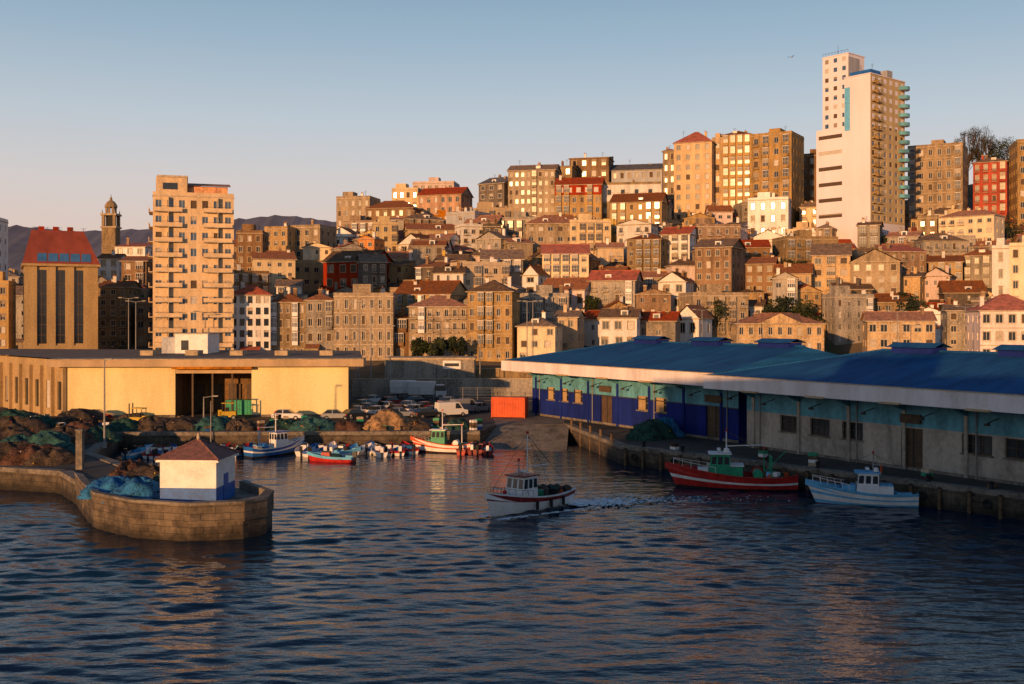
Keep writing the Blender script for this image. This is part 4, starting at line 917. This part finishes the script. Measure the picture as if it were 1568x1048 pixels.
def boat_center():
    mb=MB(); L,B=9.4,3.2
    st,pt=hull(mb,L,B,1.15,.9,[(.2,'whitepaint'),(.66,'whitepaint'),(.82,'maroon'),(1,'maroon')],.5,rake=.7)
    wheelhouse(mb,.0,2.0,1.0,.75,2.95,'whitepaint','maroon',.35)
    mb.box(2.0,-.8,.9,3.0,.8,1.55,'whitepaint'); 
    mast(mb,.2,3.0,6.6,boom=(-2.6,.2,3.6)); mast(mb,1.3,3.0,4.4,k='pole'); mb.cbox(1.0,0,3.35,.25,1.0,.14,'whitepaint'); mb.cyl((1.0,0,3.0),(1.0,0,3.3),.05,.05,'pole',6)
    rigging(mb,[((.2,0,6.4),(4.6,0,2.1)),((.2,0,6.2),(-4.3,1.1,1.3)),((.2,0,6.2),(-4.3,-1.1,1.3)),((.2,0,5.4),(0,1.2,1.3)),((.2,0,5.4),(0,-1.2,1.3))])
    mb.cyl((-1.3,-.7,1.2),(-1.3,.7,1.2),.38,.38,'greenpaint',10); mb.box(-1.55,-.9,.6,-1.05,-.72,1.7,'rail'); mb.box(-1.55,.72,.6,-1.05,.9,1.7,'rail')
    for i in range(14): mb.cbox(R.uniform(-4.0,-1.8),R.uniform(-1.1,1.1),1.05+R.uniform(0,.45),.6,.45,.4,R.choice(('black','netg','netb','cardark','orangepaint','netg')),R.uniform(0,3))
    for i in range(9): mb.lathe(R.uniform(-4.1,-2),R.uniform(-1.1,1.1),[(0,1.1),(.35,1.25),(.3,1.6),(0,1.75)],R.choice(('netb','netg','black')),8)
    torus(mb,(-.1,-1.04,1.9),.28,.07,'orangepaint')
    for x in(-2.6,-1,.8): 
        for s in(-1,1): mb.cyl((x,s*1.62,.25),(x,s*1.65,.95),.13,.13,'black',8)
    rail(mb,pt,11,17,.5)
    mb.lathe(2.6,-.4,[(0,1.55),(.2,1.6),(.2,1.8),(0,1.9)],'redpaint',8)
    return place(mb,'fishing_boat',810,780,CH)
boat_center()
def boat_red():
    mb=MB(); L,B=11.2,3.7
    st,pt=hull(mb,L,B,1.25,1.15,[(.12,'black'),(.42,'redpaint'),(.56,'whitepaint'),(.9,'redpaint'),(1,'redpaint')],.6,rake=1.1,sternr=.3,cap='redpaint')
    wheelhouse(mb,.6,2.6,1.05,1.2,3.3,'greenpaint','whitepaint',.3); mb.box(-.6,-1.0,1.0,.59,1.0,2.2,'greenpaint'); mb.box(-.7,-1.1,2.2,.59,1.1,2.3,'whitepaint'); mb.box(2.6,-.7,1.2,3.6,.7,1.9,'whitepaint')
    mb.box(.5,-1.13,2.0,2.7,-1.07,2.2,'whitepaint')
    mast(mb,.9,3.4,5.6,boom=(-2.5,.3,4.2),k='whitepaint'); mast(mb,-2.6,1.0,4.0,k='greenpaint',boom=(-4.6,0,3.6)); mb.box(-3.3,-1.1,3.0,-3.15,1.1,3.15,'greenpaint')
    for s in(-1,1): mb.cyl((-3.2,s*1.1,1),(-3.2,s*1.1,3.1),.07,.07,'greenpaint',6)
    rigging(mb,[((.9,0,5.5),(6,0,2.6)),((.9,0,5.5),(-5.2,1.2,1.7)),((.9,0,5.5),(-5.2,-1.2,1.7)),((-2.6,0,3.9),(.9,0,5.3))])
    mb.cyl((-2.0,-.8,1.4),(-2.0,.8,1.4),.45,.45,'greenpaint',12); mb.cyl((-2.0,-.85,1.4),(-2.0,-.8,1.4),.6,.6,'redpaint',12)
    for i in range(10): mb.cbox(R.uniform(-4.8,-2.8),R.uniform(-1.1,1.1),1.2+R.uniform(0,.35),.6,.5,.4,R.choice(('orangepaint','netg','whitepaint','greenpaint','lightblue')),R.uniform(0,3))
    torus(mb,(1.4,-1.16,2.1),.28,.07,'orangepaint'); mb.cbox(1.6,0,3.7,.3,1.2,.14,'whitepaint'); mb.lathe(.9,.6,[(0,3.4),(.28,3.45),(.28,3.8),(0,3.95)],'whitepaint',10)
    for x in(-3.6,-1.4,1,3): torus(mb,(x,-1.92,.9),.3,.1,'rubber')
    rail(mb,pt,12,17,.55,'whitepaint')
    return place(mb,'red_fishing_boat',1127,748,math.radians(180-9))
boat_red()
def boat_blue():
    mb=MB(); L,B=8.4,3.0
    st,pt=hull(mb,L,B,1.05,.95,[(.16,'lightblue'),(.42,'whitepaint'),(.56,'lightblue'),(.82,'whitepaint'),(1,'lightblue')],.5,rake=.9,sternr=.15,cap='lightblue')
    wheelhouse(mb,-1.0,.9,.9,.8,2.75,'whitepaint','lightblue',.25); mb.box(.9,-.7,.9,2.0,.7,1.7,'lightblue'); mb.box(-2.2,-.8,.7,-1.01,.8,1.7,'whitepaint'); mb.box(-2.2,-.85,1.7,-1.16,.85,1.78,'lightblue')
    mb.box(-.95,-.915,.9,.85,-.905,1.5,'lightblue')
    mast(mb,-.6,2.85,4.6,k='pole',boom=(-3.2,.1,3.2)); mb.cbox(-.1,0,3.1,.3,1.0,.12,'whitepaint')
    rigging(mb,[((-.6,0,4.4),(4.5,0,2.1)),((-.6,0,4.4),(-4,0,1.4))])
    mb.cyl((1.6,-.5,1.9),(1.6,.5,1.9),.25,.25,'black',10); mb.lathe(-.8,.5,[(0,2.85),(.22,2.9),(.2,3.2),(0,3.3)],'whitepaint',8)
    mb.cyl((-1.2,.6,2.8),(-1.2,.6,3.5),.08,.08,'orangepaint',6)
    for i in range(5): mb.cbox(R.uniform(-3.6,-2.5),R.uniform(-.8,.8),1.0,.5,.4,.35,R.choice(('lightblue','whitepaint','orangepaint','netb')),R.uniform(0,3))
    for x in(-2.5,0,2): mb.lathe(x,-1.55,[(0,.3),(.17,.4),(.17,.75),(0,.85)],'whitepaint',8)
    rail(mb,pt,12,17,.5,'whitepaint')
    return place(mb,'blue_fishing_boat',1326,772,math.radians(180-14))
boat_blue()
def trawler(px,py,head,L,hk,sk_,ck_,name='moored_fishing_boat'):
    mb=MB(); B=L*.33
    st,pt=hull(mb,L,B,1.0,.9,[(.15,'black'),(.5,hk),(.65,sk_),(1,hk)],.45,rake=.8,cap=sk_)
    wheelhouse(mb,-.2,1.6,B*.3,.8,2.7,ck_,hk,.25); mast(mb,.2,2.7,5.2,boom=(-2.4,0,3.4)); mast(mb,-2.2,.8,3.4,k=hk)
    mb.cyl((-1.5,-.5,1.2),(-1.5,.5,1.2),.35,.35,hk,10); mb.box(1.6,-B*.2,.9,2.4,B*.2,1.5,ck_)
    for i in range(6): mb.cbox(R.uniform(-L*.42,-1.8),R.uniform(-.8,.8),1.0,.5,.4,.4,R.choice(('orangepaint','netg','whitepaint','netblue','black')),R.uniform(0,3))
    rigging(mb,[((.2,0,5),(L*.5,0,2)),((.2,0,5),(-L*.45,0,1.3))]); rail(mb,pt,13,17,.45)
    place(mb,name,px,py,head)
trawler(420,697,math.radians(50),7.4,'bluepaint','whitepaint','whitepaint')
trawler(680,693,math.radians(170),6.8,'whitepaint','orangepaint','greenpaint')
def dinghy(px,py,head,L,k,k2,out=True):
    mb=MB(); B=L*.36; st,pt=hull(mb,L,B,.6,.45,[(.6,k),(1,k2)],.3,rake=.35,sternr=0,cap=k2,deckk=k)
    for x in(-L*.2,L*.1): mb.box(x-.15,-B*.42,.32,x+.15,B*.42,.38,'deck')
    if out:
        mb.box(-L/2-.35,-.16,.6,-L/2+.12,.16,1.2,R.choice(('black','cardark','whitepaint'))); mb.cyl((-L/2-.15,0,-.3),(-L/2-.15,0,.6),.07,.09,'black',6)
    if R.random()<.5: mb.cbox(L*.12,0,.75,L*.22,B*.4,.6,k,0,.8); mb.cbox(L*.12,0,1.1,L*.18,B*.34,.12,'glass')
    if R.random()<.3: mb.lathe(-.5,0,[(0,.3),(B*.38,.4),(B*.3,.75),(0,.9)],R.choice(('netblue','netg')),8)
    place(mb,'small_motorboat',px,py,head)
for i in range(18): dinghy(212+i*10.3+R.uniform(-2,2),697+R.uniform(-3,3),math.radians(R.uniform(70,110)),R.uniform(4,5.2),R.choice(('whitepaint','whitepaint','lightblue','whitepaint')),R.choice(('bluepaint','whitepaint','redpaint','wood')))
for i in range(13): dinghy(450+i*14.5+R.uniform(-2,2),694+R.uniform(-2,3),math.radians(R.uniform(65,110)),R.uniform(4,5.2),'whitepaint',R.choice(('bluepaint','whitepaint','redpaint','lightblue')))
for i in range(4): dinghy(714+i*11,693+R.uniform(-1,2),math.radians(R.uniform(70,100)),4.2,R.choice(('redpaint','maroon')),'maroon')
dinghy(508,707,math.radians(165),5.4,'redpaint','lightblue'); dinghy(512,700,math.radians(10),5.4,'whitepaint','lightblue')
# ------------------------------------------------------------------ seagull
def gull(px,py,d,rz):
    mb=MB(); mb.lathe(0,0,[(0,-.2),(.08,-.1),(.09,.05),(.03,.2),(0,.24)],'gullwhite',8)
    mb.v=[(a[2],a[1],a[0]) for a in mb.v]
    for s in(-1,1):
        mb.poly([(.08,s*.05,.02),(-.1,s*.05,.02),(-.06,s*.42,.2),(.1,s*.42,.2)],'gullwhite'); mb.poly([(.1,s*.42,.2),(-.06,s*.42,.2),(-.12,s*.85,.06)],'gullwhite')
    mb.poly([(-.18,-.02,0),(-.18,.02,0),(-.32,.08,0),(-.32,-.08,0)],'gullwhite')
    mb.obj('seagull',(survey(px,d),d,hgt(py,d)),rz)
gull(1212,88,160,.6)
# ------------------------------------------------------------------ water
def water():
    def mesh_grid(xs,ys):
        X,Y=np.meshgrid(xs,ys); Z=np.zeros_like(X)
        rs=np.random.RandomState(3)
        for k in range(80):
            lam=.75*1.03**k
            th=rs.normal(math.pi*.5,.30)
            a=.0070*lam*rs.uniform(.5,1)*(1 if lam<2.0 else (2.0/lam)**1.6)
            Z+=a*np.sin((X*math.cos(th)+Y*math.sin(th))*2*math.pi/lam+rs.uniform(0,6.28))
        gust=.72+.38*np.sin(X*.05+1.3*np.sin(Y*.043))*np.sin(Y*.07+.9*np.sin(X*.031)+1)
        Z*=gust
        Z*=1-.55*np.clip((Y-92)/25,0,1)
        bx,by=survey(812,H*F/294),H*F/294; dx,dy=math.cos(CH),math.sin(CH)
        U=-( (X-bx)*dx+(Y-by)*dy ); V=(X-bx)*(-dy)+(Y-by)*dx
        for s in(1,-1):
            c=V-s*U*.36; Z+=.14*np.exp(-(c/1.1)**2)*np.cos(c*3.2+U*.7)*(U>-3)*np.exp(-np.clip(U,0,99)/30)*np.clip((U+4)/4,0,1)
        Z+=.06*np.exp(-((V-.03*U*U)/(1.6+.12*np.abs(U)))**2)*np.sin(U*2.4)*(U>3)*np.exp(-np.clip(U,0,99)/18)
        edge=np.minimum.reduce([(X-xs[0])/3,(xs[-1]-X)/3,(Y-ys[0])/3,(ys[-1]-Y)/3]); Z*=np.clip(edge,0,1)
        ny,nx=X.shape; v=np.stack([X.ravel(),Y.ravel(),Z.ravel()],1)
        i=np.arange(nx-1)[None,:]+nx*np.arange(ny-1)[:,None]; i=i.ravel(); f=np.stack([i,i+1,i+nx+1,i+nx],1)
        return v,f
    xs=np.arange(-68,60,.27); ys=np.arange(24,142,.18)
    v,f=mesh_grid(xs,ys)
    x0,x1,y0,y1=xs[0],xs[-1],ys[0],ys[-1]; b=len(v); BIG=6000
    ring=[(x0,y0,0),(x1,y0,0),(x1,y1,0),(x0,y1,0),(-BIG,-BIG,0),(BIG,-BIG,0),(BIG,BIG,0),(-BIG,BIG,0)]
    fr=[(b,b+4,b+5,b+1),(b+1,b+5,b+6,b+2),(b+2,b+6,b+7,b+3),(b+3,b+7,b+4,b)]
    me=bpy.data.meshes.new('harbour_water'); me.from_pydata(v.tolist()+ring,[],f.tolist()+fr)
    me.polygons.foreach_set('use_smooth',[True]*len(me.polygons))
    m=bpy.data.materials.new('harbour_water'); nt,N,L,P=nodes_of(m)
    P.inputs['Base Color'].default_value=(.001,.015,.036,1); P.inputs['Roughness'].default_value=.02; P.inputs['IOR'].default_value=1.33; P.inputs['Specular IOR Level'].default_value=.48
    g=N.new('ShaderNodeNewGeometry'); mp=N.new('ShaderNodeMapping'); mp.inputs['Scale'].default_value=(.6,1.4,1); L.new(g.outputs['Position'],mp.inputs[0])
    n=N.new('ShaderNodeTexNoise'); n.inputs['Scale'].default_value=2.0; n.inputs['Detail'].default_value=3; n.inputs['Roughness'].default_value=.55; L.new(mp.outputs[0],n.inputs['Vector'])
    bp=N.new('ShaderNodeBump'); bp.inputs['Strength'].default_value=1; bp.inputs['Distance'].default_value=.04; L.new(n.outputs['Fac'],bp.inputs['Height']); L.new(bp.outputs[0],P.inputs['Normal'])
    me.materials.append(m); me.update(); me.validate()
    o=bpy.data.objects.new('harbour_water',me); scene.collection.objects.link(o)
water()
mb=MB(); bx,by=survey(812,H*F/294),H*F/294; dx,dy=math.cos(CH),math.sin(CH)
def foam(x,y,s,an):
    n=8; pts=[]
    c,s_=math.cos(an),math.sin(an)
    for i in range(n):
        a=2*math.pi*i/n; r=s*R.uniform(.5,1.2); u=r*math.cos(a)*2.2; v=r*math.sin(a)*.6; pts.append((x+u*c-v*s_,y+u*s_+v*c,.13+R.uniform(0,.05)))
    mb.poly(pts,'foam')
for i in range(900):
    s=R.uniform(.05,.2)
    if i<520: t=4.4+abs(R.gauss(0,5)); o=.035*t*t+R.gauss(0,.5+.06*t); s=R.uniform(.08,.34)*math.exp(-(t-4.4)/11)
    elif i<760: t=R.uniform(-5.0,3); o=R.choice((-1,1))*(.7+(t+5.0)*.22+R.uniform(0,.5)); s=R.uniform(.06,.2)
    else: t=R.uniform(3,12); o=R.choice((-1,1))*(t*.32+1.6+R.uniform(-.25,.25)); s=R.uniform(.04,.13)
    foam(bx-dx*t-dy*o,by-dy*t+dx*o,s,CH+R.uniform(-.3,.3))
mb.obj('boat_wake_foam')
# ------------------------------------------------------------------ unseen ship added behind the camera, sized and placed to shade the foreground
e=math.radians(7); sx,sy=-.45,-.893
def ship():
    mb=MB(); ang=math.atan2(-.45,.893)
    hl=[(-47,-1),(52,-1),(68,-12),(52,-24),(-47,-24)]
    for z0_,z1_,k in ((-3,1,'maroon'),(1,14.4,'whitepaint')):
        for i in range(5):
            a,b=hl[i],hl[(i+1)%5]; mb.poly([(*a,z0_),(*b,z0_),(*b,z1_),(*a,z1_)],k)
    mb.poly([(*p,14.4) for p in hl],'deck')
    for j in range(4):
        z=14.4+j*2.7; mb.box(-46+j*1.0,-22,z,44-j*2,-12,z+2.4,'whitepaint'); mb.box(-46.5+j*1.0,-23,z+2.4,46-j*2,-11,z+2.7,'whitepaint')
        for i in range(21): mb.box(-43+i*3.9,-11.99,z+.9,-41+i*3.9,-11.96,z+1.8,'glass')
    for i in range(19): mb.box(-45+i*5,-.99,8,-44+i*5,-.96,9,'glass')
    mb.box(-20,-20,25.2,-10,-14,28.5,'whitepaint')
    mb.obj('shadow_caster_ship',(0,0,0),ang)
ship()
# ------------------------------------------------------------------ light, sky, camera
S=Vector((sx*math.cos(e),sy*math.cos(e),math.sin(e)))
ld=bpy.data.lights.new('sun','SUN'); ld.energy=5.0; ld.angle=math.radians(.5); ld.color=(1,.50,.19)
lo=bpy.data.objects.new('sun',ld); scene.collection.objects.link(lo); lo.rotation_euler=S.to_track_quat('Z','Y').to_euler(); lo.location=(-60,-120,60)
w=bpy.data.worlds.new('World'); scene.world=w; w.use_nodes=True; N=w.node_tree.nodes; L=w.node_tree.links
bg=N['Background']; sk_=N.new('ShaderNodeTexSky'); sk_.sky_type='NISHITA'; sk_.sun_disc=False; sk_.sun_elevation=e; sk_.sun_rotation=math.atan2(sx,sy)%(2*math.pi)
sk_.air_density=1.0; sk_.dust_density=2.0; sk_.ozone_density=2.0; sk_.altitude=0
STR=.12; bg.inputs['Strength'].default_value=STR
tc=N.new('ShaderNodeTexCoord'); sp=N.new('ShaderNodeSeparateXYZ'); L.new(tc.outputs['Generated'],sp.inputs[0])
cr=N.new('ShaderNodeValToRGB'); el=cr.color_ramp.elements   # hand-painted sky gradient by elevation, horizon haze included, mixed over the Nishita sky
el[0].position=0; el[0].color=(.82,.53,.43,1); el[1].position=1; el[1].color=(.04,.085,.18,1)
for p,c in ((.06,(.84,.62,.53)),(.12,(.74,.66,.64)),(.18,(.57,.63,.69)),(.25,(.37,.50,.62)),(.31,(.25,.39,.53)),(.45,(.06,.13,.25))):
    q=el.new(p); q.color=(*c,1)
L.new(sp.outputs[2],cr.inputs[0])
vs=N.new('ShaderNodeVectorMath'); vs.operation='SCALE'; vs.inputs['Scale'].default_value=1/STR; L.new(cr.outputs[0],vs.inputs[0])
mx=N.new('ShaderNodeMix'); mx.data_type='RGBA'; mx.inputs[0].default_value=.84; L.new(sk_.outputs[0],mx.inputs[6]); L.new(vs.outputs[0],mx.inputs[7]); L.new(mx.outputs[2],bg.inputs['Color'])
cd=bpy.data.cameras.new('camera'); co=bpy.data.objects.new('camera',cd); scene.collection.objects.link(co)
co.location=(0,0,H); co.rotation_euler=(math.radians(90),0,0); cd.sensor_width=36; cd.lens=36*F/1568; cd.shift_y=-34/1568; cd.clip_end=12000; cd.clip_start=.5
scene.camera=co
scene.view_settings.view_transform='Standard'; scene.view_settings.look='None'; scene.view_settings.exposure=0
print('objects',len(bpy.data.objects),'faces',sum(len(m.polygons) for m in bpy.data.meshes))
